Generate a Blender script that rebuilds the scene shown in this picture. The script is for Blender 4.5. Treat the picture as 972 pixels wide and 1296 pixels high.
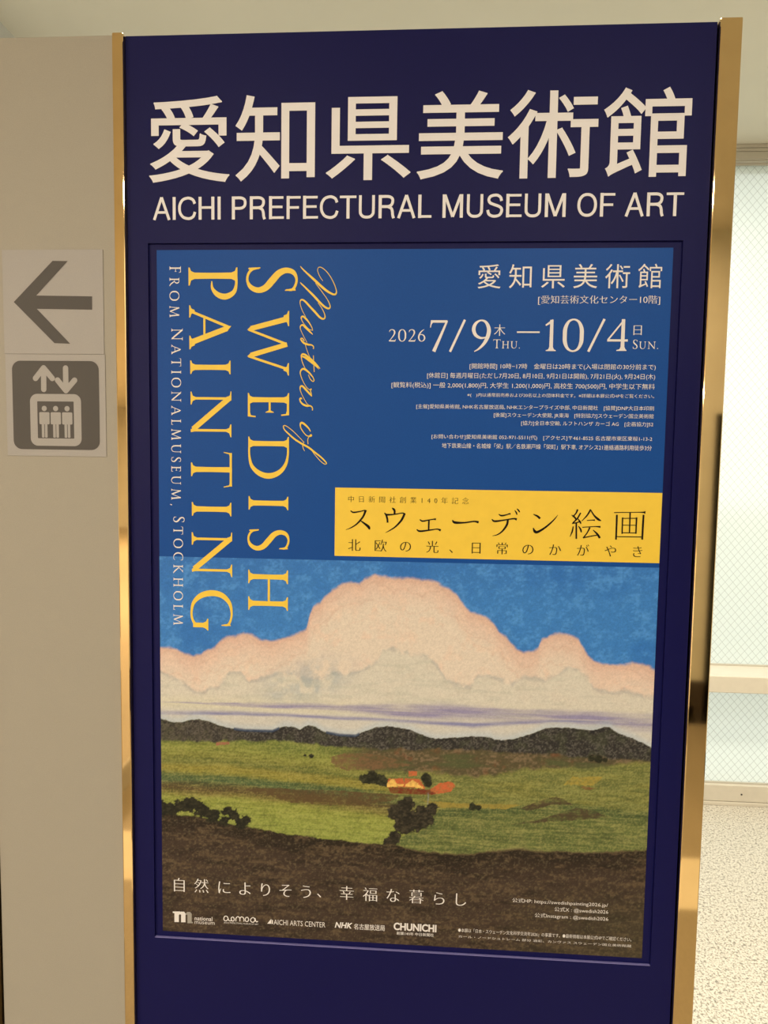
import bpy, bmesh, math, numpy as np
from mathutils import Vector, Matrix

SC = bpy.context.scene
COL = SC.collection
for _o in list(bpy.data.objects):
    bpy.data.objects.remove(_o)

# ------------------------------------------------------------------ camera
POSTER_Z = 1.4                       # height of the poster's centre above the floor
cam_data = bpy.data.cameras.new('camera')
cam = bpy.data.objects.new('camera', cam_data)
COL.objects.link(cam)
cam.rotation_euler = (1.503462, -0.014892, 0.057623)
cam.location = (0.021965, -0.915649, POSTER_Z + 0.204452)
cam_data.sensor_fit = 'VERTICAL'
cam_data.sensor_height = 24.0
cam_data.lens = 24.0 * 800.81 / 1296.0
cam_data.clip_start = 0.02
SC.camera = cam

# ------------------------------------------------------------------ world, exposure
SC.view_settings.view_transform = 'Standard'
SC.view_settings.look = 'None'
SC.view_settings.gamma = 1.0
SC.view_settings.use_curve_mapping = False
SC.view_settings.exposure = 0.0
world = bpy.data.worlds.new('sky')
SC.world = world
world.use_nodes = True
_bg = world.node_tree.nodes['Background']
_bg.inputs['Color'].default_value = (0.95, 1.0, 0.99, 1)
_bg.inputs['Strength'].default_value = 1.55

FRONT_LIGHT = dict(power=28.0, color=(1.0, 0.87, 0.77))      # lamps on the near side of the sign
REAR_LIGHT = dict(power=74.0, color=(1.0, 0.92, 0.78))
HALL_FILL = dict(power=540.0, color=(1.0, 0.86, 0.72))      # added lamps in the unseen hall, to brighten the left post's reflection       # lamps over the window side

# ------------------------------------------------------------------ measured print, millimetres from the poster's centre (x right, z up)
LINES = [
  ('SIGN_JP', '愛知県美術館', -372.2, 379.1, 607.8, 725.7, 'gothic_bold', 'track'),
  ('SIGN_EN', 'AICHI PREFECTURAL MUSEUM OF ART', -368.2, 374.2, 556.0, 587.7, 'sans', 'stretch'),
  ('venue', '愛知県美術館', 97.2, 349.9, 460.2, 493.4, 'gothic', 'track'),
  ('place', '[愛知芸術文化センター10階]', 181.9, 349.0, 437.7, 450.6, 'mincho', 'stretch'),
  ('weekday', '木', 121.9, 137.3, 394.7, 410.6, 'mincho', 'stretch'),
  ('weekday', '日', 314.5, 325.8, 396.4, 409.5, 'mincho', 'stretch'),
  ('info', '[開館時間] 10時−17時\u3000金曜日は20時まで(入場は閉館の30分前まで)', 88.7, 346.9, 347.5, 356.4, 'print', 'stretch'),
  ('info', '[休館日] 毎週月曜日(ただし7月20日, 8月10日, 9月21日は開館), 7月21日(火), 9月24日(木)', 28.8, 346.8, 334.1, 343.1, 'print', 'stretch'),
  ('info', '[観覧料(税込)] 一般 2,000(1,800)円, 大学生 1,200(1,000)円, 高校生 700(500)円, 中学生以下無料', -21.8, 346.8, 320.3, 329.4, 'print', 'stretch'),
  ('info', '※(\u3000)内は通常前売券および20名以上の団体料金です。※詳細は本展公式HPをご覧ください。', 86.4, 346.5, 308.5, 314.8, 'print', 'stretch'),
  ('info', '[主催]愛知県美術館, NHK名古屋放送局, NHKエンタープライズ中部, 中日新聞社\u3000[協賛]DNP大日本印刷', 14.2, 346.9, 291.1, 298.4, 'print', 'stretch'),
  ('info', '[後援]スウェーデン大使館, JR東海\u3000[特別協力]スウェーデン国立美術館', 124.6, 346.9, 280.1, 287.4, 'print', 'stretch'),
  ('info', '[協力]全日本空輸, ルフトハンザ カーゴ AG\u3000[企画協力]S2', 163.5, 346.9, 269.0, 276.3, 'print', 'stretch'),
  ('info', '[お問い合わせ]愛知県美術館 052-971-5511(代)\u3000[アクセス]〒461-8525 名古屋市東区東桜1-13-2', 36.9, 346.3, 248.5, 255.9, 'print', 'stretch'),
  ('info', '地下鉄東山線・名城線「栄」駅／名鉄瀬戸線「栄町」駅下車, オアシス21連絡通路利用徒歩3分', 51.9, 346.2, 236.0, 243.5, 'print', 'stretch'),
  ('anniversary', '中日新聞社創業140年記念', -82.2, 92.0, 156.2, 165.5, 'mincho_fine', 'track'),
  ('web', '公式HP: https://swedishpainting2026.jp/', 171.0, 311.4, -439.7, -431.7, 'print', 'stretch'),
  ('web', '公式X : @swedish2026', 233.5, 312.2, -450.2, -442.2, 'print', 'stretch'),
  ('web', '公式Instagram : @swedish2026', 204.8, 312.6, -461.2, -453.2, 'print', 'stretch'),
  ('credit', '●本展は「日本・スウェーデン文化科学交流年2026」の事業です。●最新情報は本展公式HPでご確認ください。', 91.5, 347.6, -489.9, -483.7, 'print', 'stretch'),
  ('credit', 'カール・ノードシュトレーム 部分 油彩、カンヴァス スウェーデン国立美術館蔵', 92.3, 348.0, -498.9, -494.8, 'print', 'stretch'),
  ('logo_nm', 'national', -313.3, -285.5, -494.6, -488.0, 'gothic_bold', 'stretch'),
  ('logo_nm', 'museum', -313.4, -282.0, -500.4, -496.1, 'sans', 'stretch'),
  ('logo_ao', 'AICHI PREFECTURAL MUSEUM OF ART', -267.5, -213.8, -496.9, -494.7, 'sans', 'stretch'),
  ('logo_aac', 'AICHI ARTS CENTER', -189.9, -110.1, -494.7, -486.4, 'sans', 'stretch'),
  ('logo_nhk', 'NHK', -95.6, -69.0, -494.0, -484.9, 'black_italic', 'stretch'),
  ('logo_nhk', '名古屋放送局', -66.3, -19.3, -494.9, -485.5, 'gothic_bold', 'stretch'),
  ('logo_ch', 'CHUNICHI', -5.8, 58.8, -492.5, -480.4, 'black', 'stretch'),
  ('logo_ch', '創業140年 中日新聞社', -1.2, 55.1, -499.7, -494.5, 'gothic_bold', 'stretch'),
]
CELLS = [
  ('sub', '北', -72.6, 93.2, 20.0, 'mincho'),
  ('sub', '欧', -34.4, 93.1, 19.9, 'mincho'),
  ('sub', 'の', 2.2, 93.0, 19.8, 'mincho'),
  ('sub', '光', 41.1, 93.0, 19.8, 'mincho'),
  ('sub', '、', 74.0, 92.9, 19.7, 'mincho'),
  ('sub', '日', 104.2, 92.9, 19.6, 'mincho'),
  ('sub', '常', 141.2, 92.8, 19.6, 'mincho'),
  ('sub', 'の', 178.2, 92.7, 19.5, 'mincho'),
  ('sub', 'か', 216.3, 92.7, 19.4, 'mincho'),
  ('sub', 'が', 255.7, 92.6, 19.4, 'mincho'),
  ('sub', 'や', 294.8, 92.5, 19.3, 'mincho'),
  ('sub', 'き', 332.4, 92.5, 19.2, 'mincho'),
  ('slogan', '自', -337.4, -439.5, 25.2, 'mincho'),
  ('slogan', '然', -302.5, -439.2, 25.1, 'mincho'),
  ('slogan', 'に', -266.9, -439.6, 25.0, 'mincho'),
  ('slogan', 'よ', -234.3, -439.7, 25.0, 'mincho'),
  ('slogan', 'り', -202.8, -439.9, 24.9, 'mincho'),
  ('slogan', 'そ', -171.6, -439.4, 24.8, 'mincho'),
  ('slogan', 'う', -140.1, -439.6, 24.7, 'mincho'),
  ('slogan', '、', -112.8, -437.5, 24.7, 'mincho'),
  ('slogan', '幸', -77.9, -438.3, 24.6, 'mincho'),
  ('slogan', '福', -42.0, -438.6, 24.5, 'mincho'),
  ('slogan', 'な', -7.9, -438.3, 24.5, 'mincho'),
  ('slogan', '暮', 27.7, -438.2, 24.4, 'mincho'),
  ('slogan', 'ら', 61.6, -439.1, 24.3, 'mincho'),
  ('slogan', 'し', 93.1, -439.0, 24.2, 'mincho'),
]
STROKES = {
  'script': [
   [(-122.0,470.9,0.85),(-125.9,476.3,0.85),(-128.8,482.3,0.97),(-129.7,487.0,0.97),(-127.9,490.0,1.09),(-123.6,489.4,1.21),(-117.4,484.6,1.21),(-111.3,476.9,1.21),(-106.3,467.9,1.33),(-102.9,459.0,1.45),(-102.7,454.2,2.42),(-104.9,452.1,3.14),(-109.8,453.4,3.38),(-117.2,457.8,3.87),(-124.6,463.8,4.11),(-132.0,470.4,4.11),(-140.7,478.1,3.38),(-148.1,484.7,2.42),(-152.4,488.9,1.93),(-154.5,491.6,0.97)],
   [(-132.6,468.0,0.97),(-123.3,456.0,1.09),(-115.9,445.9,1.09),(-111.8,438.1,1.45),(-111.5,433.9,2.18),(-113.9,432.4,2.91),(-119.5,435.1,3.39),(-126.9,441.7,3.64),(-134.3,449.5,3.64),(-142.4,457.3,3.15),(-149.2,463.8,2.42),(-152.9,467.1,1.94),(-154.4,469.2,0.97)],
   [(-128.7,440.5,0.97),(-123.1,432.7,1.09),(-119.1,424.4,1.46),(-118.7,419.6,2.19),(-121.2,417.8,2.92),(-126.1,420.2,3.4),(-132.9,427.4,3.64),(-140.4,435.1,3.4),(-146.6,441.7,3.16),(-150.9,444.7,2.67),(-153.7,444.1,2.19),(-154.7,440.5,1.22),(-153.3,434.5,0.97),(-150.2,427.3,0.85),(-146.4,420.7,0.85)],
   [(-136.2,401.2,0.97),(-137.1,405.1,1.22),(-140.8,411.7,1.95),(-145.8,417.7,3.17),(-150.1,421.3,2.92),(-152.6,420.1,2.44),(-152.0,415.9,1.22),(-147.6,409.3,0.98),(-141.4,403.3,0.85),(-137.0,401.9,0.97)],
   [(-136.0,395.9,0.98),(-140.1,399.7,2.68),(-146.3,405.7,3.66),(-150.7,409.3,2.93),(-153.8,407.5,1.95),(-154.0,403.9,1.1),(-151.8,398.5,0.85),(-148.1,391.2,0.85),(-144.3,384.6,0.86)],
   [(-135.0,375.4,1.47),(-134.8,378.6,1.71),(-137.5,381.0,2.2),(-142.5,381.6,3.18),(-148.0,383.4,3.42),(-152.0,387.0,2.69),(-153.3,389.8,1.96),(-150.9,390.3,1.71),(-148.1,386.4,1.47)],
   [(-147.4,384.0,0.86),(-144.9,375.6,0.86),(-141.1,365.9,0.86),(-138.9,362.3,0.86)],
   [(-125.1,347.6,0.98),(-129.9,352.6,2.94),(-134.9,357.5,3.43),(-141.1,362.9,3.43),(-147.9,367.7,3.18),(-151.6,367.1,2.94),(-152.2,362.2,1.47),(-150.3,355.0,0.98),(-147.2,348.9,0.86)],
   [(-134.9,366.2,1.1),(-133.5,342.7,1.23)],
   [(-126.8,346.6,0.74),(-130.2,350.5,2.2),(-135.2,354.7,3.18),(-141.4,359.5,3.67),(-147.6,363.7,3.43),(-151.7,364.7,1.96)],
   [(-152.8,366.1,1.47),(-151.8,360.1,1.23),(-149.0,352.2,0.98),(-146.3,347.4,0.86)],
   [(-141.9,338.9,0.98),(-139.3,332.8,1.23),(-135.6,329.4,1.47),(-133.7,330.7,1.47),(-135.0,334.7,1.47),(-138.8,339.5,2.45),(-143.1,343.7,3.19),(-148.1,347.0,3.44),(-151.8,346.1,2.7),(-153.7,341.8,1.97),(-152.4,335.8,1.23),(-148.6,327.3,0.98),(-143.6,320.0,0.98),(-139.2,317.0,0.98)],
   [(-137.1,318.1,2.95),(-138.4,317.9,2.46),(-138.9,317.4,1.23),(-138.0,312.7,1.72),(-136.7,307.9,0.99)],
   [(-137.1,308.1,0.99),(-140.4,312.1,2.95),(-146.1,318.2,3.45),(-150.5,322.4,3.2),(-153.2,321.8,2.71),(-153.8,317.5,1.48),(-151.6,311.4,0.99),(-147.8,304.1,0.86),(-144.1,298.0,0.86),(-141.6,295.9,0.86)],
   [(-135.7,287.7,1.48),(-135.9,292.0,1.73),(-139.1,294.4,2.47),(-144.0,294.4,3.46),(-149.0,296.2,3.21),(-152.8,299.8,2.72),(-154.1,303.8,2.47),(-152.5,305.3,2.71),(-151.0,303.8,1.48)],
   [(-138.2,257.6,1.24),(-141.3,262.5,2.48),(-146.4,267.4,3.47),(-150.7,270.0,3.47),(-152.9,268.5,2.97),(-152.8,263.6,1.73),(-149.4,257.5,1.49),(-144.4,252.0,1.49),(-140.0,250.8,2.23),(-137.9,251.7,4.21),(-136.4,253.0,2.73)],
   [(-139.6,251.5,1.24),(-142.1,246.5,1.24),(-141.8,239.1,1.12)],
   [(-148.1,242.1,0.99),(-154.4,248.8,0.99),(-163.2,257.3,1.12),(-172.0,264.0,1.24),(-176.4,265.8,1.49),(-178.0,264.0,1.74),(-176.3,259.7,1.99),(-169.4,253.0,2.49),(-160.6,245.7,2.98),(-150.6,239.6,3.23),(-140.5,234.2,3.23),(-131.7,227.5,2.98),(-122.9,220.9,2.73),(-116.6,214.8,2.24),(-114.4,211.7,1.49),(-117.2,210.8,1.24),(-122.9,214.7,1.12),(-130.4,222.6,0.99),(-136.1,229.9,0.99)],
   [(-147.4,242.5,0.99),(-149.5,237.8,1.24),(-148.6,232.9,1.24),(-146.7,229.4,0.99)],
  ],
  'kana': [
   [(-78.7,143.7,1.5),(-74.4,141.3,2.25),(-64.5,142.9,1.74),(-58.2,144.5,1.74),(-55.5,143.1,3.24)],
   [(-56.5,144.6,3.24),(-60.6,134.8,2.74),(-69.2,124.6,2.25),(-77.9,118.7,1.5),(-85.4,115.6,0.5)],
   [(-65.5,130.5,1.0),(-58.7,125.8,2.75),(-52.2,120.7,3.99),(-50.4,117.0,2.25)],
   [(-18.3,148.8,1.24),(-15.8,146.8,3.22),(-14.5,144.4,2.98),(-14.7,139.9,2.73)],
   [(-29.3,141.6,1.24),(-25.8,138.9,2.73),(-14.7,139.6,1.74),(-2.8,141.6,1.73),(0.7,139.2,3.72)],
   [(-27.1,139.7,2.73),(-25.0,133.0,2.73),(-24.4,127.3,2.49)],
   [(-0.1,140.2,3.22),(-4.6,130.9,2.98),(-13.1,121.5,2.24),(-21.7,115.6,1.49),(-27.4,112.5,0.5)],
   [(22.1,132.7,1.49),(26.3,130.5,2.23),(34.9,132.2,1.73),(41.8,133.5,1.73),(45.5,133.6,2.96)],
   [(35.4,131.7,2.47),(35.2,117.3,2.23)],
   [(17.9,118.2,1.49),(22.9,115.8,2.73),(37.7,117.8,1.98),(47.5,119.3,1.73),(52.7,117.6,3.46)],
   [(68.9,132.6,1.48),(73.1,129.4,3.7),(86.6,129.5,2.22),(100.0,131.5,2.21),(106.9,130.4,3.44)],
   [(135.0,142.6,1.03),(139.1,140.6,2.31),(145.7,141.8,1.79),(150.0,143.4,1.79),(152.0,143.4,2.82)],
   [(157.7,148.7,1.02),(160.1,145.4,2.05),(161.2,142.3,1.53)],
   [(160.7,151.0,1.02),(163.1,148.8,2.04),(164.9,146.0,1.53)],
   [(125.5,135.2,1.28),(129.6,132.4,2.82),(141.3,133.9,2.05),(156.0,136.5,2.05),(161.1,135.6,3.58)],
   [(148.5,134.6,2.82),(147.1,127.3,3.08),(141.0,118.2,2.31),(134.2,113.1,1.54),(127.1,111.1,0.51)],
   [(184.3,143.5,1.02),(190.2,140.8,2.81),(194.1,137.5,3.06)],
   [(184.6,124.0,1.02),(187.0,119.1,3.84),(190.6,117.9,3.58),(198.9,122.7,2.81),(207.5,129.8,2.3),(214.8,137.4,1.53),(218.9,143.1,0.51)],
   [(246.6,151.6,2.53),(244.3,145.9,2.03),(239.9,140.7,1.78)],
   [(238.3,143.5,1.02),(242.5,140.5,2.29),(245.4,136.5,2.03)],
   [(251.0,146.8,2.03),(246.3,138.3,2.03),(240.2,132.0,1.78)],
   [(239.3,131.2,1.27),(245.8,132.6,1.78),(250.2,134.3,1.52)],
   [(247.1,138.3,1.02),(250.2,134.5,2.28),(251.8,131.2,1.78)],
   [(245.3,132.4,2.29),(246.1,109.3,2.29)],
   [(241.2,127.2,1.53),(239.9,119.7,2.04),(237.1,112.2,0.76)],
   [(248.4,127.8,1.02),(251.6,123.3,2.29),(252.8,118.9,2.03)],
   [(264.9,151.9,2.53),(260.0,143.2,2.03),(252.7,134.8,0.76)],
   [(264.7,151.2,1.52),(270.0,143.3,2.28),(275.7,138.1,3.29),(280.0,135.9,1.01)],
   [(260.0,136.0,1.01),(267.7,136.7,1.27),(271.2,136.7,2.28)],
   [(254.0,126.1,1.27),(271.8,127.5,1.27),(279.4,127.2,2.79)],
   [(264.6,126.1,2.28),(260.9,118.1,1.78),(256.1,111.3,1.78)],
   [(255.3,111.0,1.78),(267.3,113.8,1.52),(276.5,115.6,1.52)],
   [(269.2,122.6,1.02),(275.0,117.1,2.79),(279.2,111.2,3.05)],
   [(297.6,148.0,1.26),(333.4,149.1,1.26),(341.2,149.0,3.77)],
   [(301.7,145.0,2.52),(301.8,130.4,2.53),(301.8,109.4,2.28)],
   [(302.2,113.8,1.27),(338.9,114.0,1.26)],
   [(338.8,145.7,2.51),(338.5,128.6,2.77),(338.3,110.2,2.52)],
   [(309.8,141.3,2.02),(310.0,117.8,1.77)],
   [(329.3,141.7,2.27),(329.2,118.4,2.02)],
   [(309.9,140.0,1.26),(329.3,140.4,1.26)],
   [(310.0,130.3,1.01),(329.2,130.5,1.01)],
   [(310.0,119.6,1.26),(329.2,119.5,1.26)],
   [(320.0,148.6,2.01),(320.2,119.3,1.77)],
  ],
  'aomoa': [
   [(-260.9,-488.8,1.36),(-263.1,-485.4,1.36),(-266.3,-486.1,1.36),(-267.6,-489.5,1.36),(-266.3,-492.5,1.36),(-263.1,-492.3,1.36),(-260.9,-488.8,1.36)],
   [(-260.9,-488.8,1.36),(-259.9,-491.8,1.36),(-257.2,-492.5,1.36),(-255.1,-490.4,1.36)],
   [(-251.3,-489.1,1.36),(-252.7,-486.2,1.36),(-255.3,-486.9,1.36),(-256.1,-489.4,1.36),(-254.8,-492.3,1.36),(-252.1,-492.2,1.36),(-251.1,-489.1,1.36)],
   [(-248.7,-492.8,1.36),(-248.7,-488.4,1.36),(-246.5,-485.3,1.36),(-243.9,-485.7,1.36),(-242.5,-488.6,1.36),(-242.5,-492.5,1.36)],
   [(-242.5,-488.6,1.36),(-240.9,-485.5,1.35),(-238.3,-485.3,1.35),(-236.4,-487.7,1.35),(-236.1,-492.4,1.36)],
   [(-228.9,-488.6,1.35),(-230.3,-485.4,1.35),(-232.9,-485.8,1.35),(-234.3,-489.0,1.35),(-232.9,-491.9,1.35),(-230.3,-491.7,1.35),(-228.9,-488.6,1.35)],
   [(-219.1,-488.9,1.35),(-221.0,-485.4,1.35),(-224.2,-486.2,1.35),(-225.8,-489.3,1.35),(-224.4,-492.2,1.35),(-221.0,-492.3,1.35),(-219.1,-488.9,1.35)],
   [(-218.8,-485.9,1.35),(-218.0,-489.9,1.35),(-216.2,-491.8,1.35),(-214.3,-490.5,1.35)],
  ],
}
SHAPES = {
  'logo_m': [[(-347.9, -482.5), (-336.0, -481.8), (-336.0, -484.6), (-338.2, -486.4), (-338.3, -499.1), (-345.3, -499.5), (-345.2, -485.1), (-347.9, -484.7)], [(-338.2, -484.7), (-334.9, -482.0), (-330.1, -481.8), (-327.7, -484.7), (-327.8, -498.8), (-334.8, -499.2), (-334.7, -487.3), (-336.0, -486.2), (-338.2, -487.5)]],
  'logo_m_grey': [[(-327.7, -484.7), (-324.7, -482.0), (-320.4, -481.8), (-318.0, -484.7), (-318.1, -497.4), (-316.2, -497.8), (-316.2, -499.8), (-324.8, -500.3), (-324.7, -487.3), (-325.8, -486.2), (-327.7, -487.4)]],
  'triangle': [[(-200.0, -493.8), (-193.9, -485.8), (-193.9, -493.5)], [(-193.1, -486.3), (-191.2, -488.4), (-191.2, -493.6), (-193.1, -493.7)]],
  'banner': [[(-101.8, 177.1), (363.4, 176.9), (363.2, 72.0), (-101.8, 73.0)]],
  'arrow': [[(-576.8, 440.6), (-517.0, 499.2), (-494.4, 498.8), (-542.5, 449.9), (-458.7, 448.7), (-459.0, 429.7), (-542.1, 430.8), (-492.8, 380.8), (-516.5, 381.5)]],
}
TITLE = [
  ('S', -232.1, -158.9, 490.4, 454.0),
  ('W', -231.4, -170.3, 429.0, 337.5),
  ('E', -230.4, -169.8, 312.9, 277.2),
  ('D', -229.7, -169.8, 249.9, 188.2),
  ('I', -229.2, -170.3, 162.9, 141.9),
  ('S', -230.2, -168.9, 113.8, 82.0),
  ('H', -229.7, -170.2, 54.4, -7.6),
  ('P', -317.2, -245.6, 491.0, 444.7),
  ('A', -316.5, -254.6, 436.9, 374.5),
  ('I', -315.4, -255.8, 358.8, 338.2),
  ('N', -315.2, -254.7, 314.0, 247.9),
  ('T', -315.1, -254.0, 226.1, 174.6),
  ('I', -314.2, -254.9, 152.8, 131.3),
  ('N', -314.6, -253.8, 108.1, 41.6),
  ('G', -316.3, -253.9, 21.5, -39.4),
]
ORIGIN = [
  ('FROM', -345.0, -345.6, 492.3, 419.6),  # baseline x start/end, z start/end
  ('NATIONALMUSEUM,', -342.9, -345.0, 404.2, 146.2),  # baseline x start/end, z start/end
  ('STOCKHOLM', -342.0, -343.2, 129.9, -32.8),  # baseline x start/end, z start/end
]
DATES = [
  ('2026', -26.9, 25.3, 386.4, 403.5),
  ('7', 31.4, 57.2, 372.6, 416.5),
  ('/', 58.9, 82.1, 372.2, 417.0),
  ('9', 90.3, 117.4, 372.8, 417.2),
  ('THU.', 120.9, 158.7, 377.4, 389.7),
  ('-', 153.7, 185.4, 398.9, 401.0),
  ('1', 193.0, 208.5, 373.9, 417.7),
  ('0', 217.7, 246.3, 373.0, 418.5),
  ('/', 251.9, 275.8, 373.3, 418.3),
  ('4', 278.1, 307.6, 374.5, 418.1),
  ('SUN.', 314.4, 349.3, 377.4, 389.9),
]
CLOUD_TOP = [(-367.5,-68.8),(-348.1,-68.2),(-337.2,-69.0),(-325.1,-75.9),(-313.1,-80.3),(-301.0,-76.3),(-292.5,-68.8),(-280.4,-63.6),(-270.8,-53.7),(-258.8,-47.4),(-249.2,-49.5),(-237.2,-44.3),(-225.3,-44.0),(-213.3,-50.8),(-201.4,-52.8),(-193.1,-53.7),(-181.2,-48.6),(-168.2,-43.4),(-154.0,-38.2),(-142.2,-32.0),(-137.6,-14.0),(-131.9,0.3),(-122.5,5.3),(-116.7,14.9),(-105.1,25.8),(-91.1,35.5),(-76.0,38.3),(-64.3,36.2),(-56.3,43.5),(-41.3,48.5),(-27.4,47.7),(-15.8,45.6),(-6.5,45.9),(3.8,48.4),(22.3,46.6),(39.6,44.7),(51.1,40.3),(65.0,33.7),(77.8,24.7),(86.1,12.2),(94.4,1.9),(109.4,-4.7),(120.9,-7.9),(132.5,-16.8),(142.0,-30.6),(150.2,-36.2),(158.4,-46.4),(167.8,-54.3),(177.0,-57.6),(190.6,-56.0),(197.2,-51.1),(201.4,-39.3),(212.5,-32.0),(227.1,-29.2),(243.0,-32.2),(254.4,-37.7),(261.6,-49.1),(269.9,-60.4),(278.1,-69.5),(289.4,-72.6),(303.9,-71.0),(320.8,-71.6),(331.8,-68.9),(345.3,-70.8),(354.3,-72.8),(368.0,-80.5)]
CLOUD_LOW = [(-367.9,-105.2),(-337.6,-118.7),(-307.3,-135.9),(-277.0,-128.8),(-258.9,-103.9),(-240.8,-100.9),(-228.8,-118.6),(-210.9,-112.0),(-187.0,-105.1),(-163.1,-101.9),(-139.3,-111.9),(-121.5,-111.3),(-98.0,-96.1),(-80.3,-101.5),(-56.9,-94.7),(-36.0,-79.7),(-28.1,-60.5),(-10.6,-60.0),(12.8,-66.3),(41.9,-71.3),(53.7,-85.1),(65.7,-102.5),(83.2,-111.3),(100.6,-113.1),(111.6,-95.0),(134.7,-97.7),(161.3,-106.2),(176.9,-93.9),(208.9,-97.5),(225.6,-87.6),(242.3,-80.0),(256.0,-81.9),(271.1,-95.4),(279.5,-109.2),(305.6,-112.9),(322.2,-108.8),(339.4,-116.4),(369.8,-122.3)]
RIDGE = [(-368.6,-176.1),(-346.6,-182.6),(-331.9,-182.1),(-319.7,-177.9),(-305.1,-176.1),(-289.3,-179.2),(-271.1,-185.8),(-252.9,-188.8),(-234.8,-190.5),(-192.7,-190.1),(-184.3,-186.1),(-174.7,-182.1),(-162.7,-182.8),(-150.8,-186.0),(-138.9,-179.5),(-126.9,-181.4),(-115.0,-188.3),(-91.2,-192.2),(-67.4,-192.4),(-55.7,-185.9),(-38.1,-179.2),(-20.5,-176.1),(-2.8,-177.8),(14.8,-180.7),(32.5,-187.3),(50.1,-192.6),(73.4,-190.4),(102.3,-186.9),(131.3,-186.9),(137.1,-190.3),(154.4,-190.8),(171.6,-186.5),(194.3,-178.5),(211.2,-170.7),(228.3,-168.8),(245.3,-168.2),(262.5,-169.9),(279.5,-170.4),(297.4,-165.0),(304.2,-165.9),(313.5,-172.6),(324.9,-176.9),(338.6,-181.0),(350.1,-186.5),(373.0,-197.3)]
HILL_FOOT = [(-368.9,-214.3),(-186.6,-204.5),(-126.7,-208.2),(-67.2,-211.8),(108.6,-207.0),(201.0,-209.2),(269.6,-211.1),(373.7,-212.7)]
HEATH_FOOT = [(-368.9,-214.3),(-114.8,-208.9),(-96.7,-234.9),(-43.1,-246.1),(62.8,-243.9),(109.6,-249.1),(138.6,-245.5),(178.6,-231.7),(270.2,-227.8),(337.9,-217.8),(373.8,-213.9)]
NEAR_EDGE = [(-369.9,-325.1),(-314.4,-327.5),(-265.4,-335.1),(-228.7,-342.1),(-192.2,-346.5),(-155.8,-351.0),(-119.6,-354.1),(-77.5,-355.8),(-53.5,-358.3),(-5.8,-358.4),(29.9,-365.2),(65.5,-368.3),(100.8,-367.7),(130.0,-362.6),(159.1,-358.6),(176.4,-355.3),(205.5,-357.5),(263.3,-355.8),(320.5,-351.6),(379.4,-345.0)]
STREAK_ONE = [(-246.9,-149.6),(-127.2,-148.8),(-56.2,-148.6),(2.6,-151.2),(60.9,-150.2),(130.3,-150.0),(210.6,-151.7),(290.1,-152.3),(371.2,-155.0)]
STREAK_TWO = [(-368.5,-168.7),(-271.1,-165.1),(-127.0,-165.7),(-8.9,-167.2),(107.7,-169.9),(176.6,-162.5),(245.0,-157.5)]
BUSHES = [(-363.7, -321.0, 12.5), (-347.6, -319.0, 10.0), (-335.3, -313.4, 11.2), (-320.5, -311.5, 12.4), (-302.1, -316.9, 13.6), (-283.7, -326.0, 12.4), (-262.9, -318.8, 9.9), (-251.9, -324.5, 12.3), (-234.8, -329.9, 8.6), (-265.3, -332.6, 9.9), (-243.3, -336.6, 11.1)]
TREE = [(12.1, -294.8, 13.2), (-0.6, -310.1, 14.5), (17.2, -315.4, 15.6), (34.7, -306.0, 14.4), (47.6, -300.5, 10.8), (5.6, -328.2, 14.5), (-6.0, -344.8, 9.7), (-9.5, -352.4, 8.5), (-17.7, -356.5, 8.5), (26.7, -321.1, 14.4), (40.8, -315.5, 12.0)]
FARM_TREES = [(-51.2, -258.6, 8.4), (-40.6, -254.5, 9.6), (-28.7, -257.6, 9.6), (-19.1, -263.3, 7.2), (37.3, -253.5, 7.2), (42.1, -260.6, 6.0), (108.4, -294.0, 7.1), (116.6, -294.9, 6.0), (-133.7, -226.7, 3.6), (-143.3, -225.9, 2.4), (278.8, -213.1, 4.7), (289.0, -213.9, 5.8), (299.3, -214.6, 3.5)]
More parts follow.
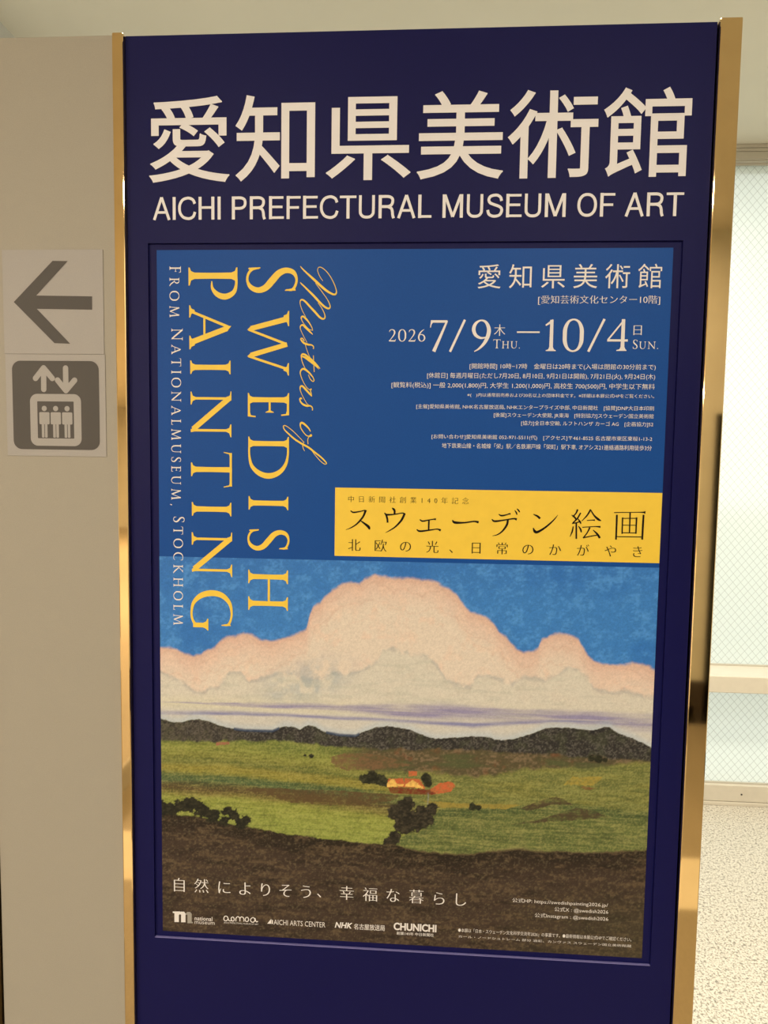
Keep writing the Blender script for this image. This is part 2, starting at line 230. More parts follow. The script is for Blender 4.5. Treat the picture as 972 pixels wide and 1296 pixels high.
PATCHES = [('ochre', [(252.4, -241.7), (295.7, -239.8), (284.8, -253.4), (239.1, -254.3)]), ('rust', [(267.7, -254.2), (288.3, -256.9), (277.1, -261.0), (265.6, -257.9)]), ('brownland', [(-247.0, -279.6), (-102.2, -278.0), (-1.1, -280.8), (-9.3, -289.7), (-78.1, -301.5), (-162.1, -300.4)]), ('gold', [(28.5, -286.8), (110.6, -290.3), (180.3, -287.0), (157.3, -295.4), (64.0, -297.3)]), ('rustheath', [(-105.1, -226.8), (-79.0, -218.4), (-43.4, -219.3), (-7.9, -225.1), (15.7, -233.8), (-19.5, -242.6), (-78.7, -246.4), (-97.8, -241.1)]), ('mound', [(174.7, -294.6), (191.8, -286.5), (214.6, -277.0), (231.7, -272.6), (243.3, -276.9), (256.2, -283.5), (226.3, -284.9), (192.1, -296.2)]), ('mound', [(158.0, -319.6), (204.1, -310.1), (240.5, -296.3), (260.9, -288.1), (286.2, -291.8), (307.1, -300.4), (261.6, -307.4), (215.7, -312.0)]), ('roof', [(-16.9, -255.9), (4.3, -255.0), (8.1, -268.2), (-19.1, -269.4)]), ('roof', [(6.7, -254.8), (30.2, -255.0), (37.6, -269.3), (6.9, -268.2)]), ('roof', [(43.5, -271.5), (58.5, -259.9), (74.8, -256.7), (83.1, -262.4), (75.2, -272.5), (51.8, -277.2)]), ('wall', [(-19.1, -263.3), (-11.0, -255.6), (-3.8, -263.8), (5.7, -263.4), (5.7, -267.1), (-19.1, -269.4)]), ('wall', [(8.0, -264.5), (18.5, -256.8), (28.0, -262.4), (36.4, -269.3), (8.1, -267.0)]), ('barn', [(-17.9, -269.3), (43.5, -270.2), (51.8, -274.7), (55.4, -278.2), (-13.0, -278.9)]), ('roof', [(12.4, -243.7), (25.3, -243.1), (25.4, -250.4), (12.5, -250.9)]), ('mountroof', [(-278.5, -210.6), (-259.0, -209.8), (-257.8, -213.5), (-278.5, -215.5)])]

# ------------------------------------------------------------------ materials
def lin(c):
    return tuple((v / 255 / 12.92) if v / 255 <= 0.04045 else ((v / 255 + 0.055) / 1.055) ** 2.4 for v in c)

def material(name, base, rough=0.5, metal=0.0, noise=None, bump=None, spec=0.5, coord='Object', coat=0.0):
    """Principled material; noise = (scale, amount) mottles the colour, bump = (scale, strength)."""
    m = bpy.data.materials.new(name)
    m.use_nodes = True
    nt = m.node_tree
    b = nt.nodes['Principled BSDF']
    b.inputs['Base Color'].default_value = (*base, 1)
    b.inputs['Roughness'].default_value = rough
    b.inputs['Metallic'].default_value = metal
    b.inputs['Specular IOR Level'].default_value = spec
    b.inputs['Coat Weight'].default_value = coat
    tc = nt.nodes.new('ShaderNodeTexCoord')
    if noise:
        n = nt.nodes.new('ShaderNodeTexNoise')
        n.inputs['Scale'].default_value = noise[0]
        n.inputs['Detail'].default_value = 4
        nt.links.new(tc.outputs[coord], n.inputs['Vector'])
        r = nt.nodes.new('ShaderNodeValToRGB')
        a = noise[1]
        r.color_ramp.elements[0].position = 0.25
        r.color_ramp.elements[1].position = 0.75
        r.color_ramp.elements[0].color = (*[v * (1 - a) for v in base], 1)
        r.color_ramp.elements[1].color = (*[min(1, v * (1 + a)) for v in base], 1)
        nt.links.new(n.outputs['Fac'], r.inputs['Fac'])
        nt.links.new(r.outputs['Color'], b.inputs['Base Color'])
    if bump:
        n2 = nt.nodes.new('ShaderNodeTexNoise')
        n2.inputs['Scale'].default_value = bump[0]
        n2.inputs['Detail'].default_value = 3
        nt.links.new(tc.outputs[coord], n2.inputs['Vector'])
        bp = nt.nodes.new('ShaderNodeBump')
        bp.inputs['Strength'].default_value = bump[1]
        bp.inputs['Distance'].default_value = 0.001
        nt.links.new(n2.outputs['Fac'], bp.inputs['Height'])
        nt.links.new(bp.outputs['Normal'], b.inputs['Normal'])
    return m

M = {}
M['navy'] = material('navy_laminate', (0.0055, 0.0060, 0.072), 0.40, noise=(900, 0.10), bump=(1400, 0.12), spec=0.13)
M['lit_navy_edge'] = material('lit_navy_recess_edge', (0.24, 0.23, 0.55), 0.3)  # pale lilac puts the lamp's glint on the ledge into the colour
M['grey'] = material('beige_grey_laminate', (0.355, 0.337, 0.285), 0.55, noise=(700, 0.05), bump=(1200, 0.12))
M['sticker'] = material('grey_film', (0.365, 0.355, 0.345), 0.5, noise=(800, 0.04))
M['sticker_dark'] = material('charcoal_print', (0.062, 0.056, 0.050), 0.55, noise=(800, 0.06))
M['letter'] = material('white_vinyl', (0.80, 0.80, 0.84), 0.5)
M['paper_white'] = material('white_print', (0.80, 0.79, 0.80), 0.5)
M['paper_grey'] = material('grey_print', (0.34, 0.33, 0.30), 0.5)
M['paper_yellow'] = material('yellow_print', (0.88, 0.62, 0.055), 0.45, noise=(60, 0.03))
M['paper_black'] = material('black_print', (0.010, 0.007, 0.006), 0.5, spec=0.1)
M['brass'] = material('polished_brass', (0.80, 0.595, 0.31), 0.045, 1.0, noise=(25, 0.04))
M['dark'] = material('black_gap', (0.006, 0.006, 0.007), 0.6)
M['plaster'] = material('cream_plaster', (0.62, 0.60, 0.52), 0.85, noise=(3, 0.03), bump=(220, 0.15))
M['ceiling'] = material('cream_ceiling_board', (0.66, 0.63, 0.54), 0.9, noise=(4, 0.02), bump=(260, 0.12))
M['wall_pale'] = material('pale_wall_paint', (0.56, 0.56, 0.53), 0.8, bump=(200, 0.1))
M['aluminium'] = material('cream_painted_metal', (0.62, 0.57, 0.47), 0.38, 0.0, noise=(40, 0.03))
M['trim'] = material('cream_moulding', (0.50, 0.47, 0.40), 0.6)
M['wood'] = material('dark_door_wood', (0.035, 0.022, 0.014), 0.5, noise=(8, 0.3))
M['lit_band'] = material('pale_lit_floor', (0.80, 0.72, 0.55), 0.35, noise=(30, 0.04))  # pale colour stands for light falling on the floor
M['dimmed_floor'] = material('dimmed_speckled_stone', (0.33, 0.28, 0.19), 0.5, noise=(120, 0.25))  # floor colour darkened for the dimmer light in front of the sign
M['steel'] = material('brushed_steel', (0.6, 0.6, 0.6), 0.3, 1.0)
M['paving'] = material('pale_paving', (0.62, 0.64, 0.60), 0.9, noise=(2, 0.05))

def blue_paper():
    m = material('blue_poster_paper', (0.008, 0.074, 0.34), 0.38, noise=(450, 0.06), bump=(3, 0.3), spec=0.14)
    return m
M['blue'] = blue_paper()

def granite():
    m = bpy.data.materials.new('speckled_granite')
    m.use_nodes = True
    nt = m.node_tree
    b = nt.nodes['Principled BSDF']
    tc = nt.nodes.new('ShaderNodeTexCoord')
    col = None
    for k, (scale, lo, hi, c) in enumerate([(150, 0.36, 0.50, (0.30, 0.26, 0.19)), (95, 0.34, 0.44, (0.22, 0.20, 0.16)), (230, 0.30, 0.42, (0.12, 0.11, 0.09))]):
        n = nt.nodes.new('ShaderNodeTexNoise')
        n.inputs['Scale'].default_value = scale
        n.inputs['Detail'].default_value = 3
        mp = nt.nodes.new('ShaderNodeMapping')
        mp.inputs['Location'].default_value = (k * 3.7, k * 1.3, 0)
        nt.links.new(tc.outputs['Object'], mp.inputs['Vector'])
        nt.links.new(mp.outputs['Vector'], n.inputs['Vector'])
        r = nt.nodes.new('ShaderNodeMapRange')
        r.inputs['From Min'].default_value = lo
        r.inputs['From Max'].default_value = hi
        nt.links.new(n.outputs['Fac'], r.inputs['Value'])
        mx = nt.nodes.new('ShaderNodeMix')
        mx.data_type = 'RGBA'
        mx.inputs[6].default_value = (*c, 1)
        mx.inputs[7].default_value = (0.66, 0.62, 0.535, 1)
        nt.links.new(r.outputs['Result'], mx.inputs['Factor'])
        if col is not None:
            nt.links.new(col, mx.inputs[7])
        col = mx.outputs[2]
    nt.links.new(col, b.inputs['Base Color'])
    b.inputs['Roughness'].default_value = 0.32
    return m
M['granite'] = granite()

def wired_glass():
    m = bpy.data.materials.new('frosted_wired_glass')
    m.use_nodes = True
    nt = m.node_tree
    for n in list(nt.nodes):
        nt.nodes.remove(n)
    out = nt.nodes.new('ShaderNodeOutputMaterial')
    tc = nt.nodes.new('ShaderNodeTexCoord')
    sep = nt.nodes.new('ShaderNodeSeparateXYZ')
    nt.links.new(tc.outputs['Object'], sep.inputs[0])
    def math_(op, a, b=None, c=None):
        n = nt.nodes.new('ShaderNodeMath')
        n.operation = op
        for i, v in enumerate((a, b, c)):
            if v is None:
                continue
            if isinstance(v, (int, float)):
                n.inputs[i].default_value = v
            else:
                nt.links.new(v, n.inputs[i])
        return n.outputs[0]
    P = 0.036
    lines = None
    for s in (1, -1):
        u = math_('MULTIPLY_ADD', sep.outputs['Z'], s * 0.86, sep.outputs['X'])
        f = math_('ABSOLUTE', math_('SUBTRACT', math_('FRACT', math_('DIVIDE', u, P)), 0.5))
        l = math_('LESS_THAN', f, 0.034)
        lines = l if lines is None else math_('MAXIMUM', lines, l)
    tr = nt.nodes.new('ShaderNodeBsdfTranslucent')
    tr.inputs['Color'].default_value = (0.93, 0.97, 0.90, 1)
    rf = nt.nodes.new('ShaderNodeBsdfRefraction')
    rf.inputs['Color'].default_value = (0.93, 0.97, 0.92, 1)
    rf.inputs['Roughness'].default_value = 0.55
    rf.inputs['IOR'].default_value = 1.05
    mix1 = nt.nodes.new('ShaderNodeMixShader')
    mix1.inputs[0].default_value = 0.18
    nt.links.new(tr.outputs[0], mix1.inputs[1])
    nt.links.new(rf.outputs[0], mix1.inputs[2])
    df = nt.nodes.new('ShaderNodeBsdfDiffuse')
    df.inputs['Color'].default_value = (0.86, 0.93, 0.88, 1)
    mixd = nt.nodes.new('ShaderNodeMixShader')
    mixd.inputs[0].default_value = 0.38
    nt.links.new(mix1.outputs[0], mixd.inputs[1])
    nt.links.new(df.outputs[0], mixd.inputs[2])
    gl = nt.nodes.new('ShaderNodeBsdfGlossy')
    gl.inputs['Roughness'].default_value = 0.25
    mix2 = nt.nodes.new('ShaderNodeMixShader')
    mix2.inputs[0].default_value = 0.06
    nt.links.new(mixd.outputs[0], mix2.inputs[1])
    nt.links.new(gl.outputs[0], mix2.inputs[2])
    wire = nt.nodes.new('ShaderNodeBsdfDiffuse')
    wire.inputs['Color'].default_value = (0.30, 0.32, 0.28, 1)
    mix3 = nt.nodes.new('ShaderNodeMixShader')
    nt.links.new(math_('MULTIPLY', lines, 0.55), mix3.inputs[0])
    nt.links.new(mix2.outputs[0], mix3.inputs[1])
    nt.links.new(wire.outputs[0], mix3.inputs[2])
    nt.links.new(mix3.outputs[0], out.inputs['Surface'])
    return m
M['glass'] = wired_glass()

def lamp_material():
    m = bpy.data.materials.new('lit_lamp_diffuser')
    m.use_nodes = True
    b = m.node_tree.nodes['Principled BSDF']
    b.inputs['Base Color'].default_value = (0.9, 0.88, 0.8, 1)
    b.inputs['Emission Color'].default_value = (1.0, 0.88, 0.66, 1)
    b.inputs['Emission Strength'].default_value = 2.2
    return m
M['lamp'] = lamp_material()

# ------------------------------------------------------------------ object helpers
def link(name, mesh, mat=None, parent=None):
    o = bpy.data.objects.new(name, mesh)
    COL.objects.link(o)
    if mat is not None and not mesh.materials:
        mesh.materials.append(mat)
    if parent is not None:
        o.parent = parent
    return o

def thing(name, label, cat, loc=(0, 0, 0), group=None):
    o = bpy.data.objects.new(name, None)
    o.empty_display_size = 0.1
    o.location = loc
    COL.objects.link(o)
    o['label'] = label
    o['category'] = cat
    if group:
        o['group'] = group
    return o

def bm_mesh(name, bm, smooth=False):
    me = bpy.data.meshes.new(name)
    bmesh.ops.recalc_face_normals(bm, faces=bm.faces)
    bm.to_mesh(me)
    bm.free()
    for p in me.polygons:
        p.use_smooth = smooth
    return me

def box(bm, x0, x1, y0, y1, z0, z1, bevel=0.0, seg=2):
    r = bmesh.ops.create_cube(bm, size=1.0)
    for v in r['verts']:
        v.co = Vector(((x0 + x1) / 2 + v.co.x * (x1 - x0), (y0 + y1) / 2 + v.co.y * (y1 - y0), (z0 + z1) / 2 + v.co.z * (z1 - z0)))
    if bevel > 0:
        es = list({e for v in r['verts'] for e in v.link_edges})
        bmesh.ops.bevel(bm, geom=es, offset=bevel, segments=seg, profile=0.5, affect='EDGES')

def boxes(name, lst, mat, parent=None, bevel=0.0, offset=(0, 0, 0), smooth=False):
    bm = bmesh.new()
    for b in lst:
        box(bm, b[0] - offset[0], b[1] - offset[0], b[2] - offset[1], b[3] - offset[1], b[4] - offset[2], b[5] - offset[2], bevel)
    return link(name, bm_mesh(name, bm, smooth), mat, parent)

def structure(o):
    o['kind'] = 'structure'
    return o

# ------------------------------------------------------------------ room
YW, XL, XR, YF, CZ = 2.165, -1.43, 3.0, -3.2, 3.10
HX, HY, XO = -9.0, -15.0, -0.55          # the hall that opens to the left in front of the sign
structure(boxes('floor', [(HX - .1, XR + .1, 0.05, YW + .06, -0.1, 0)], M['granite']))
structure(boxes('floor_front', [(HX - .1, XR + .1, HY - .1, 0.05, -0.1, 0)], M['dimmed_floor']))  # dimmer light put into a darker stone colour
structure(boxes('ceiling', [(HX - .1, XR + .1, HY - .1, YW + .2, CZ, CZ + .1)], M['ceiling']))
structure(boxes('wall_left', [(XL - .1, XL, 0.1, YW + .2, 0, CZ)], M['wall_pale']))
structure(boxes('wall_right', [(XR, XR + .1, YF - .1, YW + .2, 0, CZ)], M['plaster']))
DX0, DX1, DZ = 1.86, 2.80, 1.98
structure(boxes('wall_front', [(XO, DX0, YF - .1, YF, 0, CZ), (DX1, XR + .1, YF - .1, YF, 0, CZ), (DX0, DX1, YF - .1, YF, DZ, CZ)], M['plaster']))
structure(boxes('wall_hall_side', [(XO, XO + .1, HY, YF - .1, 0, CZ)], M['plaster']))
structure(boxes('wall_hall_end', [(HX - .1, XO + .1, HY - .1, HY, 0, CZ)], M['plaster']))
structure(boxes('wall_hall_left', [(HX - .1, HX, HY, 0.2, 0, CZ)], M['plaster']))
structure(boxes('wall_hall_back', [(HX - .1, XL - .1, 0.1, 0.2, 0, CZ)], M['plaster']))
structure(boxes('lit_floor_strip', [(HX, XR, -1.72, -1.40, 0, 0.001)], M['lit_band']))  # painted patch of lit floor, mirrored in the brass posts
structure(boxes('baseboard_front', [(XO, DX0 - .005, YF, YF + .015, 0, 0.28)], M['wood']))
structure(boxes('baseboard_left', [(XL, XL + .015, 0.1, YW - .03, 0, 0.12)], M['trim']))
structure(boxes('baseboard_right', [(XR - .015, XR, YF, YW - .03, 0, 0.12)], M['trim']))
# unseen dark door, added for the dark streak mirrored in the right post
door = structure(boxes('added_door', [(DX0 + .04, DX1 - .04, YF - .06, YF - .02, 0.005, DZ - .04)], M['wood'], bevel=0.004))
boxes('door_frame', [(DX0, DX0 + .04, YF - .1, YF + .02, 0, DZ), (DX1 - .04, DX1, YF - .1, YF + .02, 0, DZ), (DX0 + .04, DX1 - .04, YF - .1, YF + .02, DZ - .04, DZ)], M['wood'], door)
bm = bmesh.new()
box(bm, DX0 + .10, DX0 + .13, YF - .02, YF + .03, 0.99, 1.02, .004)
box(bm, DX0 + .10, DX0 + .24, YF + .03, YF + .05, 0.985, 1.025, .006)
link('handle', bm_mesh('handle', bm), M['steel'], door)
WX0 = -1.1
WX1 = 2.8
structure(boxes('wall_back', [(XL - .1, WX0, YW - .03, YW + .2, 0, CZ), (WX1, XR + .1, YW - .03, YW + .2, 0, CZ)], M['plaster']))
structure(boxes('baseboard_front', [(XL, DX0 - .06, YF, YF + .015, 0, 0.12)], M['trim']))
structure(boxes('baseboard_left', [(XL, XL + .015, YF + .015, YW - .03, 0, 0.12)], M['trim']))
structure(boxes('baseboard_right', [(XR - .015, XR, YF, YW - .03, 0, 0.12)], M['trim']))
# the unseen added door again, for the same mirrored streak
door = structure(boxes('added_door', [(DX0 + .04, DX1 - .04, YF - .06, YF - .02, 0.005, DZ - .04)], M['wood'], bevel=0.004))
boxes('door_frame', [(DX0, DX0 + .04, YF - .1, YF + .02, 0, DZ), (DX1 - .04, DX1, YF - .1, YF + .02, 0, DZ), (DX0 + .04, DX1 - .04, YF - .1, YF + .02, DZ - .04, DZ)], M['wood'], door)
bm = bmesh.new()
box(bm, DX0 + .10, DX0 + .13, YF - .02, YF + .03, 0.99, 1.02, .004)
box(bm, DX0 + .10, DX0 + .24, YF + .03, YF + .05, 0.985, 1.025, .006)
link('handle', bm_mesh('handle', bm), M['steel'], door)

# window wall: full height, frosted wired glass above and below one deep rail
HEAD, RB, RT, SILL = 3.027, 0.606, 0.684, 0.098
win = bpy.data.objects.new('window_1', None)
COL.objects.link(win)
win.location = (0, YW, 0)
structure(win)
off = (0, YW, 0)
boxes('window_head', [(WX0, WX1, YW - .012, YW + .12, HEAD, CZ)], M['trim'], win, offset=off)
boxes('head_moulding', [(WX0, WX1, YW - .022, YW - .012, CZ - .016, CZ - .001), (WX0, WX1, YW - .018, YW - .012, CZ - .032, CZ - .017),
                        (WX0, WX1, YW - .020, YW - .012, HEAD + .006, CZ - .034)], M['trim'], win, bevel=0.0015, offset=off)
boxes('rail', [(WX0, WX1, YW - .16, YW + .05, RB, RT)], M['aluminium'], win, bevel=0.004, offset=off)
boxes('window_sill', [(WX0, WX1, YW - .012, YW + .10, 0.018, SILL), (WX0, WX1, YW - .02, YW + .10, 0.0, 0.016)], M['aluminium'], win, bevel=0.002, offset=off)
boxes('jamb', [(WX0, WX0 + .06, YW + .0, YW + .1, SILL, HEAD)], M['aluminium'], win, bevel=0.002, offset=off)
boxes('jamb', [(WX1 - .06, WX1, YW + .0, YW + .1, SILL, HEAD)], M['aluminium'], win, bevel=0.002, offset=off)
boxes('screw', [(1.603, 1.610, YW - .0145, YW - .011, 0.052, 0.059)], M['dark'], win, bevel=0.001, offset=off)
for z0, z1 in ((RT - .01, HEAD + .01), (SILL - .01, RB + .01)):
    bm = bmesh.new()
    vs = [bm.verts.new((x, 0.022, z)) for x, z in ((WX0 + .05, z0), (WX1 - .05, z0), (WX1 - .05, z1), (WX0 + .05, z1))]
    bm.faces.new(vs)
    link('pane', bm_mesh('pane', bm), M['glass'], win)
    boxes('glazing_bead', [(WX0 + .06, WX1 - .06, .006, .016, z0 + .01, z0 + .018), (WX0 + .06, WX1 - .06, .006, .016, z1 - .018, z1 - .01)], M['trim'], win)

# outside the window: added unseen ground, pale then dark, to grade the panes' light
structure(boxes('pale_ground_strip', [(-8, 10, YW + .06, YW + 1.1, -0.12, -0.02)], M['paving']))
M['dark_ground'] = material('grey_green_ground', (0.17, 0.20, 0.16), 0.95, noise=(3, 0.2))
structure(boxes('ground_outside', [(-20, 24, YW + 1.1, YW + 30, -0.14, -0.04)], M['dark_ground']))

# ------------------------------------------------------------------ ceiling lamps
def ceiling_lamp(loc, label, power, color, size=(0.9, 0.3)):
    t = thing('ceiling_light', label, 'light', loc, 'ceiling lights')
    a, b = size[0] / 2, size[1] / 2
    boxes('frame', [(-a - .02, a + .02, -b - .02, -b, -.035, 0), (-a - .02, a + .02, b, b + .02, -.035, 0), (-a - .02, -a, -b, b, -.035, 0), (a, a + .02, -b, b, -.035, 0)], M['trim'], t, bevel=.002)
    boxes('diffuser', [(-a, a, -b, b, -.022, -.004)], M['lamp'], t, bevel=.002)
    ld = bpy.data.lights.new('tube', 'AREA')
    ld.shape = 'RECTANGLE'
    ld.size, ld.size_y = size[0] * .95, size[1] * .95
    ld.energy = power
    ld.color = color
    lo = bpy.data.objects.new('tube', ld)
    COL.objects.link(lo)
    lo.parent = t
    lo.location = (0, 0, -.03)
    return t
ceiling_lamp((-0.85, -2.65, CZ), 'ceiling light panel in front of the sign, to its left', **FRONT_LIGHT)
ceiling_lamp((0.90, -2.65, CZ), 'ceiling light panel in front of the sign, to its right', **FRONT_LIGHT)
ceiling_lamp((-5.0, -5.5, CZ), 'added long light panel, unseen, in the middle of the side hall', size=(1.8, .5), **HALL_FILL)
ceiling_lamp((-4.2, -11.0, CZ), 'added long light panel, unseen, at the far end of the side hall', size=(1.8, .5), **HALL_FILL)
ceiling_lamp((-0.2, 0.62, CZ), 'ceiling light panel behind the sign, nearer the left wall', REAR_LIGHT['power'] * .55, REAR_LIGHT['color'])
ceiling_lamp((1.55, 0.62, CZ), 'ceiling light panel behind the sign, nearer the right wall', **REAR_LIGHT)

# ------------------------------------------------------------------ sign board
FY = -0.003                                   # front of the panels; the poster bed sits 3 mm behind it
PZ = POSTER_Z
PX0, PX1, TOP = -0.4055, 0.4075, PZ + 0.8085
RX0, RX1, RZ0, RZ1 = -0.3757, 0.3757, PZ - 0.5245, PZ + 0.5238
SO = (0, 0.02, 0)
sign = thing('sign_board', 'tall navy and beige grey museum sign board with polished brass posts', 'sign', SO)
# navy panel with the shallow recess that holds the poster
bm = bmesh.new()
def quad(bm, pts):
    return bm.faces.new([bm.verts.new((p[0] - SO[0], p[1] - SO[1], p[2] - SO[2])) for p in pts])
zb = 0.06
xs, zs = (PX0, RX0, RX1, PX1), (zb, RZ0, RZ1, TOP)
for i in range(3):
    for j in range(3):
        y = 0.0006 if (i, j) == (1, 1) else FY
        quad(bm, [(xs[i], y, zs[j]), (xs[i + 1], y, zs[j]), (xs[i + 1], y, zs[j + 1]), (xs[i], y, zs[j + 1])])
quad(bm, [(RX0, FY, RZ0), (RX0, .0006, RZ0), (RX0, .0006, RZ1), (RX0, FY, RZ1)])
quad(bm, [(RX1, FY, RZ0), (RX1, .0006, RZ0), (RX1, .0006, RZ1), (RX1, FY, RZ1)])
quad(bm, [(RX0, FY, RZ0), (RX1, FY, RZ0), (RX1, .0006, RZ0), (RX0, .0006, RZ0)])
quad(bm, [(RX0, FY, RZ1), (RX1, FY, RZ1), (RX1, .0006, RZ1), (RX0, .0006, RZ1)])
B = 0.036
quad(bm, [(PX0, FY, zb), (PX0, B, zb), (PX0, B, TOP), (PX0, FY, TOP)])
quad(bm, [(PX1, FY, zb), (PX1, B, zb), (PX1, B, TOP), (PX1, FY, TOP)])
quad(bm, [(PX0, FY, TOP), (PX1, FY, TOP), (PX1, B, TOP), (PX0, B, TOP)])
quad(bm, [(PX0, FY, zb), (PX1, FY, zb), (PX1, B, zb), (PX0, B, zb)])
quad(bm, [(PX0, B, zb), (PX1, B, zb), (PX1, B, TOP), (PX0, B, TOP)])
bmesh.ops.remove_doubles(bm, verts=bm.verts, dist=1e-5)
blue_panel = link('navy_panel', bm_mesh('navy_panel', bm), M['navy'], sign)
boxes('lit_recess_ledge', [(RX0 + .0002, RX1 - .0002, FY + .0001, .0004, RZ0 + .00005, RZ0 + .0008)], M['lit_navy_edge'], sign, offset=SO)
grey_panel = boxes('beige_panel', [(-0.6215, -0.4225, FY, 0.036, 0.06, TOP + .002)], M['grey'], sign, bevel=0.0008, offset=SO)
def post(x0, x1, y0=-0.0105, top=TOP + .001):
    return boxes('brass_post', [(x0, x1, y0, 0.05, 0.0, top)], M['brass'], sign, bevel=0.0016, offset=SO)
post(-0.4215, -0.4058)
post(0.4088, 0.4375)
post(-0.6420, -0.6262)
boxes('shadow_gap', [(PX0 - .0030, PX0 - .0001, 0.004, 0.034, 0.06, TOP - .002), (PX1 + .0001, PX1 + .0014, 0.004, 0.034, 0.06, TOP - .002),
                     (-0.6262, -0.6216, 0.006, 0.034, 0.06, TOP - .002)], M['dark'], sign, offset=SO)
boxes('plinth', [(-0.626, -0.4216, 0.003, 0.045, 0.0, 0.06), (-0.4058, 0.4088, 0.003, 0.045, 0.0, 0.06)], M['steel'], sign, bevel=0.001, offset=SO)

# ------------------------------------------------------------------ lettering
def outline_curve(body, weight=(0.0, 0.0), shear=0.0, spacing=1.0):
    """A text's outlines, with strokes fattened (or thinned) by weight = (sideways, upright) in ems."""
    c = bpy.data.curves.new('text', 'FONT')
    c.body = body
    c.space_character = spacing
    o = bpy.data.objects.new('text', c)
    COL.objects.link(o)
    dg = bpy.context.evaluated_depsgraph_get()
    dg.update()
    cu = o.evaluated_get(dg).to_curve(dg)
    spl = []
    for s in cu.splines:
        spl.append([(b.co.copy(), b.handle_left.copy(), b.handle_right.copy()) for b in s.bezier_points])
    o.to_curve_clear()
    bpy.data.objects.remove(o)
    bpy.data.curves.remove(c)
    wx, wy = weight
    res = []
    for raw in spl:
        pts = []
        for q in raw:
            if pts and (q[0] - pts[-1][0]).length < 2e-4:
                pts[-1] = (pts[-1][0], pts[-1][1], q[2])
            else:
                pts.append(q)
        if len(pts) > 2 and (pts[0][0] - pts[-1][0]).length < 2e-4:
            pts[0] = (pts[0][0], pts[-1][1], pts[0][2])
            pts.pop()
        n = len(pts)
        outp = []
        for i, (co, hl, hr) in enumerate(pts):
            a = co - hl
            if a.length < 1e-6:
                a = co - pts[i - 1][2]
            if a.length < 1e-6:
                a = co - pts[i - 1][0]
            b = hr - co
            if b.length < 1e-6:
                b = pts[(i + 1) % n][1] - co
            if b.length < 1e-6:
                b = pts[(i + 1) % n][0] - co
            d = Vector((0, 0, 0))
            if (wx or wy) and a.length > 1e-7 and b.length > 1e-7:
                a.normalize()
                b.normalize()
                n1, n2 = Vector((a.y, -a.x)), Vector((b.y, -b.x))      # outward
                k1 = wx * n1.x ** 2 + wy * n1.y ** 2
                k2 = wx * n2.x ** 2 + wy * n2.y ** 2
                det = n1.x * n2.y - n1.y * n2.x
                if abs(det) > 0.25:
                    d = Vector(((k1 * n2.y - k2 * n1.y) / det, (n1.x * k2 - n2.x * k1) / det, 0))
                    lim = 1.6 * max(abs(wx), abs(wy))
                    if d.length > lim:
                        d *= lim / d.length
                else:
                    nn = (n1 + n2)
                    if nn.length > 1e-6:
                        nn.normalize()
                        d = Vector((nn.x, nn.y, 0)) * (wx * nn.x ** 2 + wy * nn.y ** 2)
            outp.append([Vector((p.x + d.x + shear * (p.y + d.y), p.y + d.y)) for p in (co, hl, hr)])
        res.append(outp)
    return res

def bounds(spl):
    P = [q for s in spl for t in s for q in (t[0],)]
    return min(p.x for p in P), max(p.x for p in P), min(p.y for p in P), max(p.y for p in P)

def fill_mesh(spl, fx, fy, res=4):
    """Fill the outlines; fx, fy map outline x, y to metres. Returns (verts, faces)."""
    cu = bpy.data.curves.new('outline', 'CURVE')
    cu.dimensions = '2D'
    cu.fill_mode = 'BOTH'
    cu.resolution_u = res
    for s in spl:
        sp = cu.splines.new('BEZIER')
        sp.bezier_points.add(len(s) - 1)
        for b, (co, hl, hr) in zip(sp.bezier_points, s):
            b.handle_left_type = b.handle_right_type = 'FREE'
            b.co = (fx(co.x), fy(co.y), 0)
            b.handle_left = (fx(hl.x), fy(hl.y), 0)
            b.handle_right = (fx(hr.x), fy(hr.y), 0)
        sp.use_cyclic_u = True
    o = bpy.data.objects.new('outline', cu)
    COL.objects.link(o)
    dg = bpy.context.evaluated_depsgraph_get()
    dg.update()
    me = o.evaluated_get(dg).to_mesh()
    v = [(p.co.x, p.co.y) for p in me.vertices]
    f = [tuple(p.vertices) for p in me.polygons]
    o.to_mesh_clear()
    bpy.data.objects.remove(o)
    bpy.data.curves.remove(cu)
    return v, f

